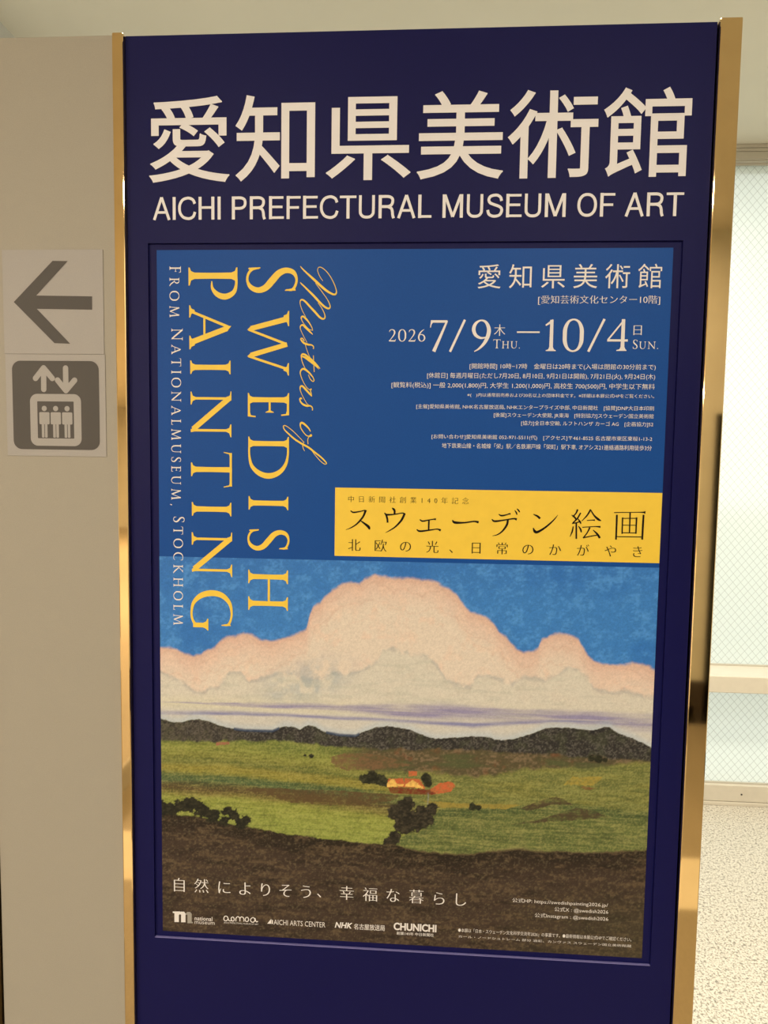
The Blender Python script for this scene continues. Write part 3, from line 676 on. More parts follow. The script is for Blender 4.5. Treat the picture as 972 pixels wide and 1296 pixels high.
class Print:
    """Flat print collected as 2D shapes (millimetres) and laid on a board as one mesh."""
    def __init__(self):
        self.v, self.f, self.h = [], [], []
        self.n = 0
    def add(self, v, f, run=None, level=None):
        # each stroke of ink lies a hair above the one before, so crossings never share a plane
        k = len(self.v)
        self.v += v
        base = 3e-6 * (1 + self.n % 96 if level is None else level)
        self.n += 1
        self.h += [base + (run[i] if run else 0) for i in range(len(v))]
        self.f += [tuple(i + k for i in t) for t in f]
    def poly(self, pts):
        self.add(list(pts), [tuple(range(len(pts)))])
    def stroke(self, pts, steps=6):
        P = [np.array(p, float) for p in pts]
        n = len(P)
        closed = np.allclose(P[0][:2], P[-1][:2]) and n > 3
        S = []
        for i in range(n - 1):
            p1, p2 = P[i], P[i + 1]
            p0 = P[i - 1] if i > 0 else (P[-2] if closed else 2 * p1 - p2)
            p3 = P[i + 2] if i + 2 < n else (P[1] if closed else 2 * p2 - p1)
            m = 1 if n == 2 else steps
            for j in range(m):
                t = j / m
                S.append(0.5 * ((2 * p1) + (p2 - p0) * t + (2 * p0 - 5 * p1 + 4 * p2 - p3) * t * t + (3 * p1 - p0 - 3 * p2 + p3) * t ** 3))
        S.append(P[-1])
        S = np.array(S)
        d = np.gradient(S[:, :2], axis=0)
        if closed:
            d[0] = d[-1] = S[1, :2] - S[-2, :2]
        d /= np.maximum(np.linalg.norm(d, axis=1, keepdims=True), 1e-9)
        w = np.maximum(S[:, 2:3], 0.02) / 2
        nrm = np.stack([-d[:, 1], d[:, 0]], 1)
        a, b = S[:, :2] + nrm * w, S[:, :2] - nrm * w
        v = [tuple(q) for q in a] + [tuple(q) for q in b]
        m = len(S)
        self.add(v, [(i, i + 1, m + i + 1, m + i) for i in range(m - 1)], [2e-5 * (i % m) / m for i in range(2 * m)])
    def text(self, body, x0, x1, z0, z1, style, mode):
        weight, shear = STYLES[style]
        s1 = outline_curve(body, weight, shear)
        b1 = bounds(s1)
        ky = (z1 - z0) / (b1[3] - b1[2])
        kx = (x1 - x0) / (b1[1] - b1[0])
        if mode == 'track' and len(body) > 1:
            s2 = outline_curve(body, weight, shear, 1.5)
            b2 = bounds(s2)
            w1, w2 = b1[1] - b1[0], b2[1] - b2[0]
            sp = 1 + 0.5 * ((x1 - x0) / ky - w1) / (w2 - w1)
            s1 = outline_curve(body, weight, shear, sp)
            b1 = bounds(s1)
            kx = (x1 - x0) / (b1[1] - b1[0])
        ix, iz = EDGE.get(style, 0) * kx, EDGE.get(style, 0) * ky
        gx, gz = (x1 - x0 - 2 * ix) / (x1 - x0), (z1 - z0 - 2 * iz) / (z1 - z0)
        fx = lambda x: x0 + ix + (x - b1[0]) * kx * gx
        fy = lambda y: z0 + iz + (y - b1[2]) * ky * gz
        self.add(*fill_mesh(s1, fx, fy, 4 if z1 - z0 > 12 else 2), level=0)
        if ix:
            self.edge(s1, fx, fy, (ix + iz) / 2)
    def edge(self, spl, fx, fy, w):
        # fatten a filled glyph by running a mitred line of half-width w round its outlines
        for s in spl:
            P = []
            for i, (co, hl, hr) in enumerate(s):
                c2, l2, _r = s[(i + 1) % len(s)]
                straight = (hr - co).cross(c2 - co) if len(co) == 3 else abs((hr - co).x * (c2 - co).y - (hr - co).y * (c2 - co).x) + abs((l2 - co).x * (c2 - co).y - (l2 - co).y * (c2 - co).x)
                m = 1 if straight < 1e-5 else 5
                for j in range(m):
                    t = j / m
                    q = co * (1 - t) ** 3 + hr * 3 * t * (1 - t) ** 2 + l2 * 3 * t * t * (1 - t) + c2 * t ** 3
                    q = Vector((fx(q.x), fy(q.y)))
                    if not P or (q - P[-1]).length > .02:
                        P.append(q)
            if len(P) > 2 and (P[0] - P[-1]).length < .02:
                P.pop()
            n = len(P)
            for i in range(n):
                a, b = P[i], P[(i + 1) % n]
                d = (b - a).normalized()
                e0 = e1 = w
                if d.dot((a - P[i - 1]).normalized()) > .8:
                    e0 = w * .2
                if d.dot((P[(i + 2) % n] - b).normalized()) > .8:
                    e1 = w * .2
                nn = Vector((-d.y, d.x)) * w
                a, b = a - d * e0, b + d * e1
                self.poly([tuple(a + nn), tuple(a - nn), tuple(b - nn), tuple(b + nn)])
    def char(self, ch, x, z, em, style):
        weight, shear = STYLES[style]
        s = outline_curve(ch, weight, shear)
        k = em * CJK_SCALE
        v, f = fill_mesh(s, lambda u: x + (u - CJK_MID[0]) * k, lambda u: z + (u - CJK_MID[1]) * k, 4)
        self.add(v, f)
    def build(self, name, mat, parent, y, origin):
        me = bpy.data.meshes.new(name)
        me.from_pydata([(vx / 1000 - origin[0], y - d - origin[1], PZ + vz / 1000 - origin[2]) for (vx, vz), d in zip(self.v, self.h)], [], self.f)
        me.update()
        # every face towards the viewer
        flip = [p.index for p in me.polygons if p.normal.y > 0]
        if flip:
            bm = bmesh.new()
            bm.from_mesh(me)
            bm.faces.ensure_lookup_table()
            bmesh.ops.reverse_faces(bm, faces=[bm.faces[i] for i in flip])
            bm.to_mesh(me)
            bm.free()
        return link(name, me, mat, parent)

STYLES = {'gothic': ((-0.002, -0.002), 0), 'gothic_bold': ((0, 0), 0), 'sans': ((-0.004, 0.0), 0), 'mincho': ((-0.002, -0.016), 0),
          'mincho_fine': ((-0.006, -0.016), 0), 'print': ((-0.002, -0.005), 0), 'black': ((0, 0), 0), 'black_italic': ((0, 0), 0.25)}
EDGE = {'gothic_bold': .0078, 'black': .032, 'black_italic': .026}
_b = bounds(outline_curve('国'))
CJK_MID = ((_b[0] + _b[1]) / 2, (_b[2] + _b[3]) / 2)
CJK_SCALE = 0.86 / (_b[3] - _b[2])

def set_lines(pr, key):
    for k, body, x0, x1, z0, z1, style, mode in LINES:
        if k == key:
            pr.text(body, x0, x1, z0, z1, style, mode)
    return pr

set_lines(Print(), 'SIGN_JP').build('japanese_museum_name', M['letter'], sign, FY - .0005, SO)
# grotesque capitals of one stroke width (unit = cap height)
GW = .118
GROTESQUE = {
 'A': (.78, [[(.07, 0), (.39, .99)], [(.71, 0), (.39, .99)], [(.18, .33), (.60, .33)]]),
 'I': (.22, [[(.11, 0), (.11, 1)]]),
 'C': (.80, [[(.73, .70), (.66, .86), (.52, .94), (.38, .94), (.22, .87), (.11, .70), (.08, .50), (.11, .30), (.22, .13), (.38, .06), (.53, .06), (.67, .15), (.74, .34)]]),
 'H': (.78, [[(.12, 0), (.12, 1)], [(.66, 0), (.66, 1)], [(.12, .53), (.66, .53)]]),
 'P': (.72, [[(.12, 0), (.12, 1)], [(.12, .935), (.42, .935), (.55, .89), (.61, .80), (.61, .64), (.55, .54), (.42, .485), (.12, .485)]]),
 'R': (.77, [[(.12, 0), (.12, 1)], [(.12, .935), (.44, .935), (.57, .89), (.63, .80), (.62, .65), (.55, .55), (.42, .505), (.12, .505)], [(.44, .50), (.57, .43), (.62, .30), (.64, .12), (.68, 0)]]),
 'E': (.70, [[(.12, 0), (.12, 1)], [(.12, .935), (.66, .935)], [(.12, .53), (.62, .53)], [(.12, .065), (.68, .065)]]),
 'F': (.65, [[(.12, 0), (.12, 1)], [(.12, .935), (.64, .935)], [(.12, .50), (.57, .50)]]),
 'T': (.70, [[(.35, 0), (.35, .99)], [(.01, .935), (.69, .935)]]),
 'U': (.78, [[(.12, 1), (.12, .34), (.15, .18), (.25, .08), (.39, .055), (.53, .08), (.63, .18), (.66, .34), (.66, 1)]]),
 'L': (.62, [[(.12, 0), (.12, 1)], [(.12, .065), (.60, .065)]]),
 'M': (.94, [[(.12, 0), (.12, 1)], [(.82, 0), (.82, 1)], [(.15, .98), (.47, .04)], [(.79, .98), (.47, .04)]]),
 'S': (.74, [[(.64, .70), (.60, .85), (.48, .94), (.34, .945), (.19, .89), (.13, .76), (.18, .63), (.34, .55), (.50, .49), (.63, .40), (.65, .26), (.57, .11), (.42, .055), (.27, .065), (.14, .15), (.09, .32)]]),
 'O': (.84, [[(.42, .94), (.25, .89), (.13, .73), (.09, .50), (.13, .27), (.25, .11), (.42, .06), (.59, .11), (.71, .27), (.75, .50), (.71, .73), (.59, .89), (.42, .94)]]),
 'N': (.78, [[(.12, 0), (.12, 1)], [(.66, 0), (.66, 1)], [(.13, .98), (.65, .02)]]),
 ' ': (.30, []),
}
def grotesque_line(pr, word, x0, x1, z0, z1, gap=.035):
    h = z1 - z0
    total = sum(GROTESQUE[c][0] for c in word) + gap * (len(word) - 1)
    kx = (x1 - x0) / total
    x = x0
    for c in word:
        for st in GROTESQUE[c][1]:
            vert = len(st) == 2 and st[0][0] == st[1][0]
            horiz = len(st) == 2 and st[0][1] == st[1][1]
            w = GW * (kx * 1.08 if vert else h * .92 if horiz else (kx + h) / 2)
            pr.stroke([(x + a * kx, z0 + b * h, w) for a, b in st])
        x += (GROTESQUE[c][0] + gap) * kx
_en = [t for t in LINES if t[0] == 'SIGN_EN'][0]
pr = Print()
grotesque_line(pr, *_en[1:6])
pr.build('english_museum_name', M['letter'], sign, FY - .0005, SO)

# serif capitals drawn stroke by stroke (unit = cap height)
def _serif(x, y, d, wl, wr, w, t=.024):
    return ('p', [(x - wl, y), (x + wr, y), (x + wr, y + t * d), (x + w / 2 + .035, y + .052 * d), (x + w / 2, y + .13 * d), (x - w / 2, y + .13 * d), (x - w / 2 - .035, y + .052 * d), (x - wl, y + t * d)])
def _stem(x, w=.125, a=.17, b=.17, top=True, bot=True):
    r = [('s', [(x, 0, w * 1.06), (x, .5, w * .96), (x, 1, w * 1.06)])]
    if top:
        r.append(_serif(x, 1, -1, a, b, w))
    if bot:
        r.append(_serif(x, 0, 1, a, b, w))
    return r
def _arm(x0, x1, y, d, t=.055, h=.15):
    # thin arm ending in a wedge that points down (d=-1), up (d=1)
    yy = y - t / 2 if y > .9 else (y + t / 2 if y < .1 else y)
    r = [('s', [(x0, yy, t), (x1, yy, t)])]
    e = y
    r.append(('p', [(x1 - .10, e), (x1, e), (x1 + .02, e + d * (h + .04)), (x1 - .015, e + d * (h + .04)), (x1 - .03, e + d * t * 1.4), (x1 - .10, e + d * t)]))
    return r
_S = [('s', [(.455, .775, .02), (.45, .90, .05), (.36, .965, .05), (.23, .985, .05), (.105, .92, .09), (.065, .78, .11), (.125, .635, .13), (.27, .505, .14), (.41, .375, .13), (.46, .225, .11), (.40, .085, .09), (.275, .015, .05), (.14, .03, .05), (.045, .11, .05), (.022, .25, .02)]),
      ('p', [(.435, .965), (.47, .97), (.475, .76), (.455, .76), (.425, .90)]), ('p', [(.0, .27), (.022, .27), (.06, .10), (.04, .03), (.01, .04)])]
SERIF = {
 'I': (.36, _stem(.18, .13)),
 'H': (1.04, _stem(.185) + _stem(.855) + [('s', [(.2, .52, .055), (.85, .52, .055)])]),
 'E': (.62, _stem(.18, b=.1) + _arm(.2, .56, 1, -1) + _arm(.2, .60, 0, 1) + [('s', [(.2, .53, .05), (.48, .53, .05)]), ('p', [(.45, .56), (.485, .63), (.50, .63), (.50, .43), (.485, .43), (.45, .50)])]),
 'F': (.58, _stem(.18) + _arm(.2, .56, 1, -1) + [('s', [(.2, .53, .05), (.48, .53, .05)]), ('p', [(.45, .56), (.485, .63), (.50, .63), (.50, .43), (.485, .43), (.45, .50)])]),
 'L': (.60, _stem(.18) + _arm(.2, .58, 0, 1)),
 'D': (1.05, _stem(.18, b=.1) + [('s', [(.18, .975, .05), (.45, .975, .05), (.70, .915, .08), (.89, .76, .115), (.98, .52, .14), (.92, .28, .125), (.74, .09, .085), (.47, .025, .05), (.18, .025, .05)])]),
 'P': (.67, _stem(.18, b=.2) + [('s', [(.18, .975, .05), (.36, .975, .055), (.52, .92, .09), (.605, .76, .12), (.565, .60, .105), (.44, .49, .06), (.29, .475, .02)])]),
 'R': (.86, _stem(.18) + [('s', [(.18, .975, .05), (.36, .975, .055), (.50, .92, .09), (.565, .76, .115), (.50, .59, .09), (.38, .52, .05), (.24, .51, .04)]), ('s', [(.36, .54, .09), (.60, .2, .12), (.80, .03, .08), (.88, .015, .03)])]),
 'A': (1.04, [('s', [(.135, .02, .06), (.51, .93, .065)]), ('s', [(.545, .90, .125), (.885, .03, .135)]), ('p', [(.49, 1.0), (.615, .90), (.48, .86)]), ('s', [(.27, .36, .05), (.74, .36, .05)]), _serif(.14, 0, 1, .14, .15, .06), _serif(.885, 0, 1, .165, .16, .13)]),
 'N': (1.10, [('s', [(.17, 0, .06), (.17, .97, .06)]), ('s', [(.165, .945, .13), (.915, .06, .13)]), ('p', [(.07, 1.0), (.20, .985), (.21, .87), (.12, .92)]), ('p', [(.99, .0), (.87, .04), (.95, .12), (.97, .10)]), ('s', [(.94, 0, .06), (.94, 1, .06)]), _serif(.17, 0, 1, .16, .15, .06), _serif(.94, 1, -1, .15, .16, .06), ('p', [(0, 1), (.22, 1), (.16, .9), (.10, .965), (0, .98)])]),
 'W': (1.56, [('s', [(.185, .98, .13), (.425, .09, .12)]), ('p', [(.455, 0), (.365, .095), (.485, .105)]), ('s', [(.45, .03, .055), (.80, .94, .06)]), ('s', [(.805, .955, .11), (1.07, .09, .12)]), ('p', [(1.10, 0), (1.01, .095), (1.13, .105)]), ('s', [(1.095, .03, .055), (1.41, .98, .06)]), _serif(.175, 1, -1, .175, .19, .13), _serif(1.41, 1, -1, .15, .15, .06)]),
 'S': (.52, _S),
 'T': (.86, _stem(.43, top=False) + [('s', [(.02, .972, .055), (.84, .972, .055)]), ('p', [(.03, 1.0), (.12, 1.0), (.10, .945), (.05, .93), (.015, .80), (-.005, .80)]), ('p', [(.83, 1.0), (.74, 1.0), (.76, .945), (.81, .93), (.845, .80), (.865, .80)])]),
 'G': (.99, [('s', [(.855, .76, .02), (.84, .90, .055), (.70, .97, .05), (.52, .985, .055), (.30, .93, .09), (.125, .75, .13), (.075, .50, .145), (.14, .25, .13), (.31, .07, .085), (.52, .015, .055), (.70, .025, .055), (.84, .09, .07)]), ('s', [(.865, .05, .115), (.865, .40, .115)]), _serif(.865, .42, -1, .16, .13, .115), ('p', [(.83, .95), (.868, .97), (.87, .74), (.85, .74), (.82, .88)])]),
 'C': (.90, [('s', [(.855, .76, .02), (.84, .90, .055), (.70, .97, .05), (.52, .985, .055), (.30, .93, .09), (.125, .75, .13), (.075, .50, .145), (.14, .25, .13), (.31, .07, .085), (.52, .015, .055), (.72, .04, .055), (.87, .17, .02)]), ('p', [(.83, .95), (.868, .97), (.87, .74), (.85, .74), (.82, .88)])]),
 'O': (1.02, [('s', [(.51, .98, .055), (.27, .91, .09), (.10, .72, .13), (.07, .50, .14), (.10, .28, .13), (.27, .09, .09), (.51, .02, .055), (.75, .09, .09), (.92, .28, .13), (.95, .50, .14), (.92, .72, .13), (.75, .91, .09), (.51, .98, .055)])]),
 'M': (1.22, [('s', [(.14, 0, .06), (.22, .97, .06)]), ('s', [(.21, 1, .13), (.60, .04, .13)]), ('s', [(.58, .03, .055), (.95, .96, .06)]), ('s', [(.96, 1, .13), (1.06, 0, .13)]), _serif(.14, 0, 1, .13, .13, .06), _serif(1.06, 0, 1, .16, .15, .13)]),
 'U': (1.0, [('s', [(.19, 1, .13), (.19, .42, .13), (.25, .16, .12), (.42, .03, .07), (.60, .03, .055), (.77, .15, .055), (.83, .42, .055), (.83, 1, .055)]), _serif(.19, 1, -1, .17, .17, .12), _serif(.83, 1, -1, .15, .15, .06)]),
 'K': (.95, _stem(.18) + [('s', [(.22, .48, .05), (.72, .98, .055)]), ('s', [(.33, .56, .08), (.64, .20, .13), (.86, .02, .09), (.95, .015, .03)]), _serif(.70, 1, -1, .15, .14, .05)]),
 ',': (.22, [('s', [(.11, .06, .13), (.12, .0, .09), (.05, -.15, .03)])]),
 '.': (.20, [('s', [(.04, .055, .11), (.16, .055, .11)])]),
 '7': (.60, [('s', [(.03, .955, .08), (.57, .955, .08)]), ('p', [(.03, .995), (.10, .92), (.055, .86), (.03, .76), (.005, .76)]), ('s', [(.56, .97, .06), (.36, .50, .085), (.14, .0, .115)])]),
 '/': (.53, [('s', [(.035, 0, .075), (.495, 1, .075)])]),
 '9': (.62, [('s', [(.52, .48, .02), (.42, .435, .05), (.28, .43, .075), (.13, .52, .10), (.065, .70, .115), (.13, .88, .09), (.29, .975, .05), (.45, .92, .085), (.55, .72, .12), (.53, .50, .125), (.42, .27, .10), (.25, .09, .06), (.10, .0, .025)])]),
 '6': (.62, [('s', [(.10, .52, .02), (.20, .565, .05), (.34, .57, .075), (.49, .48, .10), (.555, .30, .115), (.49, .12, .09), (.33, .025, .05), (.17, .08, .085), (.07, .28, .12), (.09, .50, .125), (.20, .73, .10), (.37, .91, .06), (.52, 1.0, .025)])]),
 '1': (.36, [('s', [(.205, 0, .115), (.205, .985, .105)]), ('p', [(.25, 1), (.22, 1), (.0, .83), (.02, .79), (.16, .86)]), _serif(.205, 0, 1, .17, .155, .115)]),
 '0': (.66, [('s', [(.33, .98, .05), (.17, .91, .08), (.075, .72, .12), (.06, .50, .125), (.075, .28, .12), (.17, .09, .08), (.33, .02, .05), (.49, .09, .08), (.585, .28, .12), (.60, .50, .125), (.585, .72, .12), (.49, .91, .08), (.33, .98, .05)])]),
 '4': (.68, [('s', [(.53, .97, .05), (.04, .345, .05)]), ('s', [(.02, .33, .07), (.67, .33, .07)]), ('s', [(.51, 0, .12), (.51, 1.0, .11)]), _serif(.51, 0, 1, .19, .13, .12)]),
 '2': (.60, [('s', [(.05, .76, .02), (.09, .90, .06), (.25, .975, .055), (.43, .91, .10), (.49, .74, .12), (.42, .53, .09), (.24, .27, .055), (.04, .045, .04)]), ('s', [(.02, .05, .095), (.50, .05, .095)]), ('p', [(.46, .0), (.54, .0), (.60, .20), (.575, .20), (.52, .10), (.46, .09)])]),
}
def serif_glyph(pr, ch, fx, fz, kw):
    for kind, pts in SERIF[ch][1]:
        if kind == 'p':
            pr.poly([(fx(a, b), fz(a, b)) for a, b in pts])
        else:
            pr.stroke([(fx(a, b), fz(a, b), w * kw) for a, b, w in pts])
def serif_line(pr, word, x0, x1, z0, z1, small=.80, track=None):
    """Upright line of capitals, first letter full height and the rest small capitals."""
    h = z1 - z0
    sizes = [h] + [h * small] * (len(word) - 1)
    widths = [SERIF[c][0] * s for c, s in zip(word, sizes)]
    gap = ((x1 - x0) - sum(widths)) / max(1, len(word) - 1)
    x = x0
    for c, s, w in zip(word, sizes, widths):
        serif_glyph(pr, c, lambda a, b, x=x, s=s: x + a * s, lambda a, b, s=s: z0 + b * s, s)
        x += w + gap
def serif_down(pr, ch, x0, x1, z0, z1):
    """One capital turned a quarter clockwise: it reads downwards, its top to the right."""
    h, ln = x1 - x0, z0 - z1
    kx = ln / SERIF[ch][0]
    lo, hi = 0.0, 1.0
    serif_glyph(pr, ch, lambda a, b: x0 + b * h, lambda a, b: z0 - a * kx, (h + kx) / 2)

# ------------------------------------------------------------------ the poster
PO = (0, 0, PZ - 0.515)
poster = thing('exhibition_poster', 'blue exhibition poster with a painted cloud landscape, set in the navy sign panel', 'poster', PO)
PY = -0.0002
boxes('sheet', [(-.364, .364, PY, .0005, PZ - .515, PZ + .515)], M['blue'], poster, offset=PO)

# landscape picture: a fine grid whose colour is worked out point by point
def _hash_noise(x, y, seed):
    rs = np.random.RandomState(seed)
    tab = rs.rand(256, 256)
    xi, yi = np.floor(x).astype(int), np.floor(y).astype(int)
    xf, yf = x - xi, y - yi
    xf, yf = xf * xf * (3 - 2 * xf), yf * yf * (3 - 2 * yf)
    g = lambda i, j: tab[i % 256, j % 256]
    return (g(xi, yi) * (1 - xf) + g(xi + 1, yi) * xf) * (1 - yf) + (g(xi, yi + 1) * (1 - xf) + g(xi + 1, yi + 1) * xf) * yf
def fbm(x, y, seed, octaves=4):
    s, a, t = 0.0, 1.0, 0.0
    for o in range(octaves):
        s = s + a * _hash_noise(x * 2 ** o, y * 2 ** o, seed + o)
        t += a
        a *= 0.55
    return s / t - 0.5
def sstep(a, b, v):
    t = np.clip((v - a) / (b - a), 0, 1)
    return t * t * (3 - 2 * t)

LAMP = np.array((0.94, 0.79, 0.60))           # colour of the lamps on white paper, taken off the print's inks
def ink(r, g, b):
    return np.minimum(np.array(lin((r, g, b))) / LAMP, 0.95)

Z_TOP, Z_BOT, X_HALF = 70.4, -515.0, 364.0
NX, NZ = 640, 515
gx = np.linspace(-X_HALF, X_HALF, NX)
gz = np.linspace(Z_BOT, Z_TOP, NZ)
X, Z = np.meshgrid(gx, gz)
def curve(pts, x=None):
    p = np.array(sorted(pts))
    return np.interp(X if x is None else x, p[:, 0], p[:, 1])
def inside(pts, x, z):
    r = np.zeros(x.shape, bool)
    n = len(pts)
    for i in range(n):
        (x1, z1), (x2, z2) = pts[i], pts[(i + 1) % n]
        if z1 == z2:
            continue
        c = ((z1 > z) != (z2 > z)) & (x < (x2 - x1) * (z - z1) / (z2 - z1) + x1)
        r ^= c
    return r
def lay(img, col, alpha):
    a = np.asarray(alpha, float)[..., None]
    return img * (1 - a) + np.asarray(col) * a

st = fbm(X / 34, Z / 2.6, 141); st2 = fbm(X / 12, Z / 1.8, 151, 2)
n1 = fbm(X / 60, Z / 60, 11); n2 = fbm(X / 14, Z / 14, 23); n3 = fbm(X / 4, Z / 3, 37, 2); n4 = fbm(X / 45, Z / 7, 51); n5 = fbm(X / 1.6, Z / 1.6, 67, 1)
hz = fbm(X / 90, Z / 4, 71)
# sky
img = np.broadcast_to(ink(60, 116, 166), X.shape + (3,)).copy()
img = lay(img, ink(54, 106, 158), sstep(10, 70, Z) * .6)
img = lay(img, ink(86, 142, 186), np.clip(n2 * 1.6 + n3 * .9, 0, .55))
img = lay(img, ink(38, 92, 150), np.clip(-n1 * 1.2 - n2 * .8, 0, .45))
# cumulus
wob = fbm(X / 22, Z / 22, 5) * 7 + fbm(X / 7, Z / 7, 8) * 4
ct = curve(CLOUD_TOP) + wob
cm = sstep(-3.5, 3.0, ct - Z)
depth = ct - Z
cloud = np.broadcast_to(ink(216, 191, 160), X.shape + (3,)).copy()
cloud = lay(cloud, ink(214, 172, 142), sstep(55, 2, depth) * .85)
cloud = lay(cloud, ink(224, 184, 150), np.clip(n2 * 1.8, 0, .45))
rim = np.abs(((depth + n1 * 55 + n2 * 22) % 26) - 13)
cloud = lay(cloud, ink(196, 148, 118), sstep(3.2, 0, rim) * .28 * sstep(95, 15, depth))
cloud = lay(cloud, ink(202, 152, 122), sstep(14, 0, depth) * .45)
cl = curve(CLOUD_LOW) + wob * 1.5
low = sstep(-3, 6, cl - Z)
cloud = lay(cloud, ink(202, 188, 160), low * .75)
cloud = lay(cloud, ink(150, 150, 138), sstep(6, 0, np.abs(cl - Z)) * np.clip(.32 + n2 * 1.6, 0, .5))
bl = sstep(55, 0, np.hypot((X + 140) / 1.9, Z - (-110 + (X + 140) * .28)))
cloud = lay(cloud, ink(150, 156, 148), np.clip(bl * (.35 + n2 * 2.2), 0, .55))
cloud = lay(cloud, ink(208, 192, 152), sstep(-132, -162, Z) * .75)
cloud = lay(cloud, ink(176, 168, 142), np.clip(n4 * 1.5, 0, .3) * low)
img = lay(img, cloud, cm)
# low bars of violet cloud over a pale strip of sky
ridge = curve(RIDGE)
pale = sstep(-8, 8, curve(STREAK_ONE) - 10 - Z)
img = lay(img, ink(196, 182, 160), pale * .85)
s1 = curve(STREAK_ONE) + n4 * 6
t1 = np.interp(X, [-364, -200, -100, 0, 60, 150, 364], [0.5, 3, 4.5, 9, 11, 9, 11])
img = lay(img, ink(136, 122, 144), np.clip(sstep(t1 * 1.7, t1 * .1, np.abs(Z - s1 + 2)) * (.80 + hz * 1.3), 0, .92))
s2 = curve(STREAK_TWO) + n4 * 3
t2 = np.interp(X, [-364, -250, 0, 130, 210, 300], [4, 3.5, 3.5, 5, 3, 0.3])
img = lay(img, ink(118, 112, 142), np.clip(sstep(t2 * 1.3, 0, np.abs(Z - s2)) * (.75 + hz), 0, .85))
img = lay(img, ink(168, 176, 172), sstep(14, 0, Z - ridge) * .5)
# valley floor
below = sstep(.8, -.8, Z - (ridge + n3 * 2.2))
drift = np.interp(X, [-364, -250, -126, -60, 20], [0, 0, 8, 13, 20])
zz = np.interp(Z + drift, [-360, -330, -300, -292, -285, -279, -272, -264, -258, -250, -242, -234, -222, -208], np.arange(14))
cols = np.array([ink(136, 138, 58), ink(140, 142, 60), ink(142, 140, 58), ink(120, 104, 50), ink(92, 70, 40), ink(84, 72, 42), ink(76, 92, 54), ink(82, 92, 50), ink(142, 128, 52), ink(140, 124, 50), ink(102, 102, 46), ink(126, 120, 52), ink(132, 130, 56), ink(116, 120, 54)])
zz = np.clip(zz + n4 * .9 + n3 * .5, 0, 12.999)
i0 = zz.astype(int)
fr = (zz - i0)[..., None]
left = cols[i0] * (1 - fr) + cols[np.minimum(i0 + 1, 13)] * fr
right = np.broadcast_to(ink(114, 112, 56), X.shape + (3,)).copy()
right = lay(right, ink(126, 118, 54), np.clip(.25 + n4 * 2.4, 0, .8))
right = lay(right, ink(74, 84, 42), np.clip(n1 * 1.3 + st * .8, 0, .5))
field = lay(left, right, sstep(-20, 70, X + n1 * 60 + (Z + 330) * .5))
lowr = sstep(4, -4, Z - np.interp(X, [30, 60, 133, 226, 364], [-340, -300, -294, -283, -290]) - n2 * 8) * sstep(0, 12, X - np.interp(Z, [-362, -310], [-22, 45]) - n2 * 8)
field = lay(field, ink(92, 98, 50), lowr * .85)
field = lay(field, ink(64, 78, 44), lowr * sstep(26, 4, np.interp(X, [30, 60, 133, 226, 364], [-340, -300, -294, -283, -290]) - Z) * .6)
field = lay(field, ink(122, 116, 64), lowr * np.clip(n2 * 1.6 + st * 1.2, 0, .45))
field = lay(field, ink(160, 150, 78), np.clip(st * 1.2 + st2 * .6, 0, .32))
field = lay(field, ink(60, 66, 32), np.clip(-st * 1.4 - st2 * .6, 0, .42))
field = lay(field, ink(168, 150, 84), np.clip(n5 * .7, 0, .22))
field = lay(field, ink(58, 56, 30), np.clip(-n5 * .6 - n3 * .4, 0, .25))
img = lay(img, field, below)
PC = {'ochre': (158, 132, 54), 'rust': (120, 78, 44), 'brownland': (88, 66, 38), 'gold': (146, 122, 52), 'rustheath': (112, 82, 52), 'mound': (74, 58, 38),
      'roof': (190, 92, 50), 'wall': (226, 176, 84), 'barn': (112, 48, 28), 'mountroof': (150, 92, 66)}
wx, wz = X + n2 * 8 + n3 * 3, Z + n2 * 3 + n3 * 2
# heath between the farm and the hills
heath = curve(HEATH_FOOT)
ha = sstep(-4, 4, Z - (heath + n2 * 12)) * below * sstep(-100, -40, X)
img = lay(img, ink(80, 66, 44), ha * .9)
img = lay(img, ink(128, 102, 72), ha * np.clip(n3 * 2.2 + n4 * 1.5, 0, .65))
img = lay(img, ink(120, 70, 42), ha * np.clip(n2 * 2.6 - .3, 0, .6))
img = lay(img, ink(78, 84, 46), ha * np.clip(-n4 * 2.8, 0, .6))
for c, q in PATCHES:
    if c in ('brownland', 'gold', 'ochre', 'rust', 'rustheath', 'mound'):
        img = lay(img, ink(*PC[c]), inside(q, wx, wz) * np.clip(.72 + n3 * 1.2 + n4, .2, .95))
# mound tops catch the light
for cx_, cz_, w_, s_ in ((185, -355, 52, .30), (260, -378, 48, .1)):
    e = cz_ - np.abs(X - cx_) * .12 + n2 * 6
    img = lay(img, ink(120, 104, 66), sstep(w_, w_ * .5, np.abs(X - cx_)) * sstep(4, 0, np.abs(Z - e)) * .45)
# hills
foot = curve(HILL_FOOT)
hm = below * sstep(-2.5, 2.5, Z - (foot + n2 * 9))
hcol = np.broadcast_to(ink(56, 50, 42), X.shape + (3,)).copy()
hcol = lay(hcol, ink(110, 100, 84), np.clip(n5 * 1.3 + n3 * .9, 0, .50))
hcol = lay(hcol, ink(92, 80, 62), sstep(-190, -300, X) * (.45 + n2))
hcol = lay(hcol, ink(26, 25, 24), np.clip(-n5 * 1.1 - n3 * 1.0 + sstep(9, 0, ridge - Z) * .35, 0, .7))
hcol = lay(hcol, ink(70, 70, 44), np.clip(n2 * 2.0, 0, .35))
img = lay(img, hcol, hm)
far = sstep(3.2, 1.0, np.abs(Z - ridge)) * ((X > -252) & (X < -182) | (X > -112) & (X < -62))
img = lay(img, ink(54, 66, 84), far * .8)
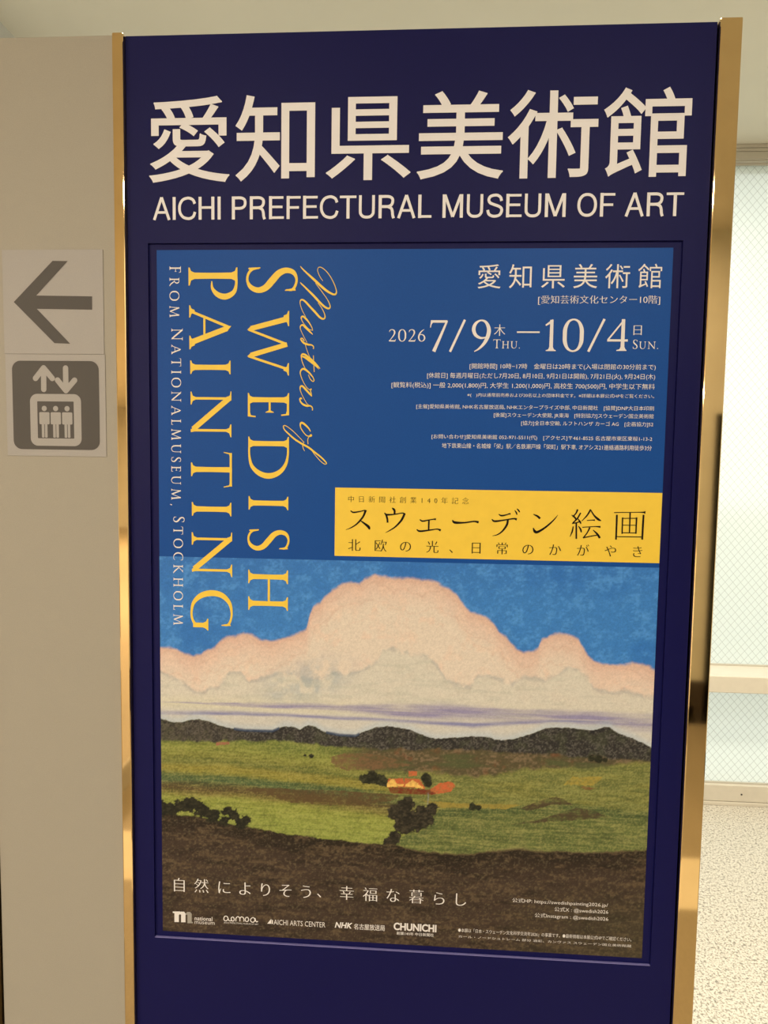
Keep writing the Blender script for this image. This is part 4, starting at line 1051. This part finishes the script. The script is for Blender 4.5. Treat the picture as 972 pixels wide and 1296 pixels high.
# foliage
def foliage(img, blobs, col, hi, rough=.55):
    m = np.zeros(X.shape)
    for bx, bz, br in blobs:
        d = np.hypot(X - bx, (Z - bz) * 1.05) / (br * (1 + n2 * rough * 1.8 + n3 * rough * 1.2))
        m = np.maximum(m, sstep(1.08, .88, d))
    c = np.broadcast_to(ink(*col), X.shape + (3,)).copy()
    c = lay(c, ink(*hi), np.clip(n3 * 1.7 + n5 * .5, 0, .5))
    c = lay(c, ink(18, 17, 14), np.clip(-n3 * 1.8, 0, .6))
    return lay(img, c, m)
img = foliage(img, FARM_TREES, (40, 38, 24), (76, 72, 46))
for c, q in PATCHES:
    if c in ('roof', 'wall', 'barn', 'mountroof'):
        img = lay(img, ink(*PC[c]), inside(q, X + n5 * 1.5, Z + n5 * 1.5) * np.clip(.88 + n3 * 1.0, .3, 1))
img = lay(img, ink(150, 150, 158), sstep(1.0, .2, np.abs(X - (42 + n2 * 2))) * ((Z > -315) & (Z < -275)) * .35)
img = foliage(img, TREE, (44, 38, 27), (84, 72, 50))
# near slope
ne = curve(NEAR_EDGE) + n2 * 6 + n3 * 3
nm = sstep(1.2, -1.2, Z - ne)
near = np.broadcast_to(ink(64, 48, 35), X.shape + (3,)).copy()
near = lay(near, ink(30, 23, 15), sstep(46, 2, ne - Z) * .75)
near = lay(near, ink(100, 78, 52), np.clip(fbm(X / 30, Z / 6, 101) * 1.8 + n3 * 1.1, 0, .55))
near = lay(near, ink(28, 22, 15), np.clip(fbm(X / 40, Z / 8, 131) * 2.0 - n3 * .6, 0, .6))
near = lay(near, ink(112, 96, 66), np.clip(n5 * .9 + n3 * .5 - .08, 0, .35))
near = lay(near, ink(70, 64, 38), sstep(150, 330, X + n1 * 120) * sstep(-390, -470, Z) * .3)
img = lay(img, near, nm)
img = lay(img, ink(120, 100, 62), nm * sstep(3.0, .5, np.abs(Z - ne)) * .5 * sstep(-100, 80, X))
img = foliage(img, BUSHES, (36, 33, 22), (64, 58, 36), .7)
# chalky grain of the original
img = img * (1 + n5[..., None] * .16 + n3[..., None] * .10)
img = np.clip(img, 0.002, 0.95)

me = bpy.data.meshes.new('landscape_picture')
PIC_Y = PY - .0002
co = np.stack([X / 1000, np.full(X.shape, PIC_Y), PZ + Z / 1000 - PO[2]], -1).reshape(-1, 3)
ii = np.arange(NX * NZ).reshape(NZ, NX)
faces = np.stack([ii[:-1, :-1], ii[:-1, 1:], ii[1:, 1:], ii[1:, :-1]], -1).reshape(-1, 4)
me.vertices.add(len(co))
me.vertices.foreach_set('co', co.ravel())
me.loops.add(faces.size)
me.loops.foreach_set('vertex_index', faces.ravel())
me.polygons.add(len(faces))
me.polygons.foreach_set('loop_start', np.arange(0, faces.size, 4))
me.polygons.foreach_set('loop_total', np.full(len(faces), 4))
me.update(calc_edges=True)
at = me.color_attributes.new('inks', 'FLOAT_COLOR', 'POINT')
at.data.foreach_set('color', np.concatenate([img.reshape(-1, 3), np.ones((len(co), 1))], 1).astype(np.float32).ravel())
pm = bpy.data.materials.new('printed_landscape')
pm.use_nodes = True
nt = pm.node_tree
b = nt.nodes['Principled BSDF']
b.inputs['Roughness'].default_value = 0.42
b.inputs['Specular IOR Level'].default_value = 0.2
an = nt.nodes.new('ShaderNodeAttribute')
an.attribute_name = 'inks'
gn = nt.nodes.new('ShaderNodeTexNoise')
gn.inputs['Scale'].default_value = 900
tcn = nt.nodes.new('ShaderNodeTexCoord')
nt.links.new(tcn.outputs['Object'], gn.inputs['Vector'])
mr = nt.nodes.new('ShaderNodeMapRange')
mr.inputs['From Min'].default_value, mr.inputs['From Max'].default_value = .3, .7
mr.inputs['To Min'].default_value, mr.inputs['To Max'].default_value = .93, 1.07
nt.links.new(gn.outputs['Fac'], mr.inputs['Value'])
vm = nt.nodes.new('ShaderNodeVectorMath')
vm.operation = 'SCALE'
nt.links.new(an.outputs['Color'], vm.inputs[0])
nt.links.new(mr.outputs['Result'], vm.inputs['Scale'])
nt.links.new(vm.outputs['Vector'], b.inputs['Base Color'])
me.materials.append(pm)
link('landscape_picture', me, None, poster)

# print on the poster
TY = PY - .0005
ban = Print()
ban.poly([(-101.5, 77.0), (363.6, 77.0), (363.6, 177.0), (-101.5, 177.0)])
banner = ban.build('banner', M['paper_yellow'], poster, TY, PO)
pr = set_lines(Print(), 'anniversary')
for s in STROKES['kana']:
    pr.stroke(s)
for k, ch, x, z, em, style in CELLS:
    if k == 'sub':
        pr.char(ch, x, z, em, style)
pr.build('banner_lettering', M['paper_black'], banner, TY - .0003, PO)

pr = Print()
for s in STROKES['script']:
    pr.stroke([(a, b, w * .82) for a, b, w in s])
pr.build('script_lettering', M['paper_yellow_pale'] if 'paper_yellow_pale' in M else M['paper_yellow'], poster, TY, PO)
for t in TITLE:                                    # the two big words, letter by letter
    pr = Print()
    serif_down(pr, *t)
    pr.build('title_letter', M['paper_yellow'], poster, TY, PO)
pr = Print()
for word, xa, xb, z0, z1 in ORIGIN:
    cap = 16.6
    sizes = [cap] + [cap * .86] * (len(word) - 1)
    ws = [SERIF[c][0] * s * .96 for c, s in zip(word, sizes)]
    gap = ((z0 - z1) - sum(ws)) / (len(word) - 1)
    z = z0
    for c, s, w in zip(word, sizes, ws):
        x = xa + (xb - xa) * (z0 - z) / (z0 - z1)
        serif_down(pr, c, x, x + s, z, z - w)
        z -= w + gap
pr.build('origin_lettering', M['paper_white'], poster, TY, PO)
pr = set_lines(set_lines(Print(), 'venue'), 'place')
pr.build('venue_lettering', M['paper_white'], poster, TY, PO)
pr = set_lines(Print(), 'weekday')
for word, x0, x1, z0, z1 in DATES:
    if word == '-':
        pr.poly([(x0, z0), (x1, z0), (x1, z1), (x0, z1)])
    elif len(word) == 1:
        w, h = (x1 - x0), (z1 - z0)
        kx = w / SERIF[word][0]
        serif_glyph(pr, word, lambda a, b: x0 + a * kx, lambda a, b: z0 + b * h, (kx + h) / 2)
    else:
        serif_line(pr, word, x0, x1, z0, z1, 1.0 if word == '2026' else .80)
pr.build('date_lettering', M['paper_white'], poster, TY, PO)
set_lines(Print(), 'info').build('information_text', M['paper_white'], poster, TY, PO)
for lo_, hi_ in ((-400, -95), (-95, 400)):          # two phrases parted by the comma
    pr = Print()
    for k, ch, x, z, em, style in CELLS:
        if k == 'slogan' and lo_ < x < hi_:
            pr.char(ch, x, z, em, style)
    pr.build('slogan_lettering', M['paper_white'], poster, TY, PO)
set_lines(Print(), 'web').build('web_address_text', M['paper_white'], poster, TY, PO)
set_lines(Print(), 'credit').build('credit_text', M['paper_white'], poster, TY, PO)
pr = set_lines(Print(), 'logo_nm')
for q in SHAPES['logo_m']:
    pr.poly(q)
lg = pr.build('national_museum_logo', M['paper_white'], poster, TY, PO)
pr = Print()
for q in SHAPES['logo_m_grey']:
    pr.poly(q)
pr.build('grey_logo_half', M['paper_grey'], lg, TY, PO)
pr = set_lines(Print(), 'logo_ao')
for s in STROKES['aomoa']:
    pr.stroke(s)
pr.build('art_museum_logo', M['paper_white'], poster, TY, PO)
pr = set_lines(Print(), 'logo_aac')
for q in SHAPES['triangle']:
    pr.poly(q)
pr.build('arts_center_logo', M['paper_white'], poster, TY, PO)
set_lines(Print(), 'logo_nhk').build('broadcaster_logo', M['paper_white'], poster, TY, PO)
set_lines(Print(), 'logo_ch').build('newspaper_logo', M['paper_white'], poster, TY, PO)

# ------------------------------------------------------------------ square stickers on the beige panel
def sticker(name, label, x0, x1, z0, z1):
    o = (( x0 + x1) / 2000, FY, PZ + z0 / 1000)
    t = thing(name, label, 'sign', o)
    boxes('sheet', [(x0 / 1000, x1 / 1000, FY - .0010, FY - .0001, PZ + z0 / 1000, PZ + z1 / 1000)], M['sticker'], t, bevel=.0002, offset=o)
    return t, o
t, o = sticker('arrow_sign', 'square grey sticker with a dark arrow pointing left, above the elevator sticker', -593.0, -442.2, 366.0, 515.2)
pr = Print()
for q in SHAPES['arrow']:
    pr.poly(q)
pr.build('arrow', M['sticker_dark'], t, FY - .0013, o)
t, o = sticker('elevator_sign', 'square grey sticker with an elevator pictogram of three figures, below the arrow', -592.0, -441.0, 216.6, 365.6)
def rrect(x0, x1, z0, z1, r, n=8):
    pts = []
    for cx_, cz_, a0 in ((x1 - r, z1 - r, 0), (x0 + r, z1 - r, 90), (x0 + r, z0 + r, 180), (x1 - r, z0 + r, 270)):
        for i in range(n + 1):
            a = math.radians(a0 + 90 * i / n)
            pts.append((cx_ + r * math.cos(a), cz_ + r * math.sin(a)))
    return pts
def capsule(pr, x0, z0, x1, z1, w):
    d = math.atan2(z1 - z0, x1 - x0)
    pts = []
    for cx_, cz_, a0 in ((x1, z1, d - math.pi / 2), (x0, z0, d + math.pi / 2)):
        for i in range(9):
            a = a0 + math.pi * i / 8
            pts.append((cx_ + w / 2 * math.cos(a), cz_ + w / 2 * math.sin(a)))
    pr.poly(pts)
pr = Print()
pr.poly(rrect(-582.0, -450.5, 226.4, 356.0, 13))
dk = pr.build('dark_square', M['sticker_dark'], t, FY - .0013, o)
pr = Print()
capsule(pr, -533.6, 345.3, -534.0, 314.5, 8.2)
capsule(pr, -533.6, 345.6, -546.2, 330.5, 8.2)
capsule(pr, -533.6, 345.6, -520.8, 330.5, 8.2)
capsule(pr, -500.3, 345.5, -500.4, 313.5, 8.2)
capsule(pr, -500.4, 313.0, -512.8, 328.0, 8.2)
capsule(pr, -500.4, 313.0, -487.0, 328.0, 8.2)
pr.build('up_and_down_arrows', M['sticker'], dk, FY - .0016, o)
ring = Print()
a, bq = rrect(-555.4, -477.8, 231.8, 307.8, 11), rrect(-544.4, -489.0, 242.8, 297.0, 1.0)
n = len(a)
ring.add(a + bq, [(i, (i + 1) % n, n + (i + 1) % n, n + i) for i in range(n)])
ring.build('lift_car', M['sticker'], dk, FY - .0016, o)
for cx_ in (-533.9, -516.6, -499.2):
    pr = Print()
    pr.poly([(cx_ + 3.9 * math.cos(k * math.pi / 10), 286.6 + 3.9 * math.sin(k * math.pi / 10)) for k in range(20)])
    pr.poly(rrect(cx_ - 7.8, cx_ + 7.8, 263.4, 281.2, 1.6, 3))
    pr.poly(rrect(cx_ - 4.4, cx_ - .45, 243.9, 264.0, 1.2, 3))
    pr.poly(rrect(cx_ + .45, cx_ + 4.4, 243.9, 264.0, 1.2, 3))
    pr.build('figure', M['sticker'], dk, FY - .0016, o)
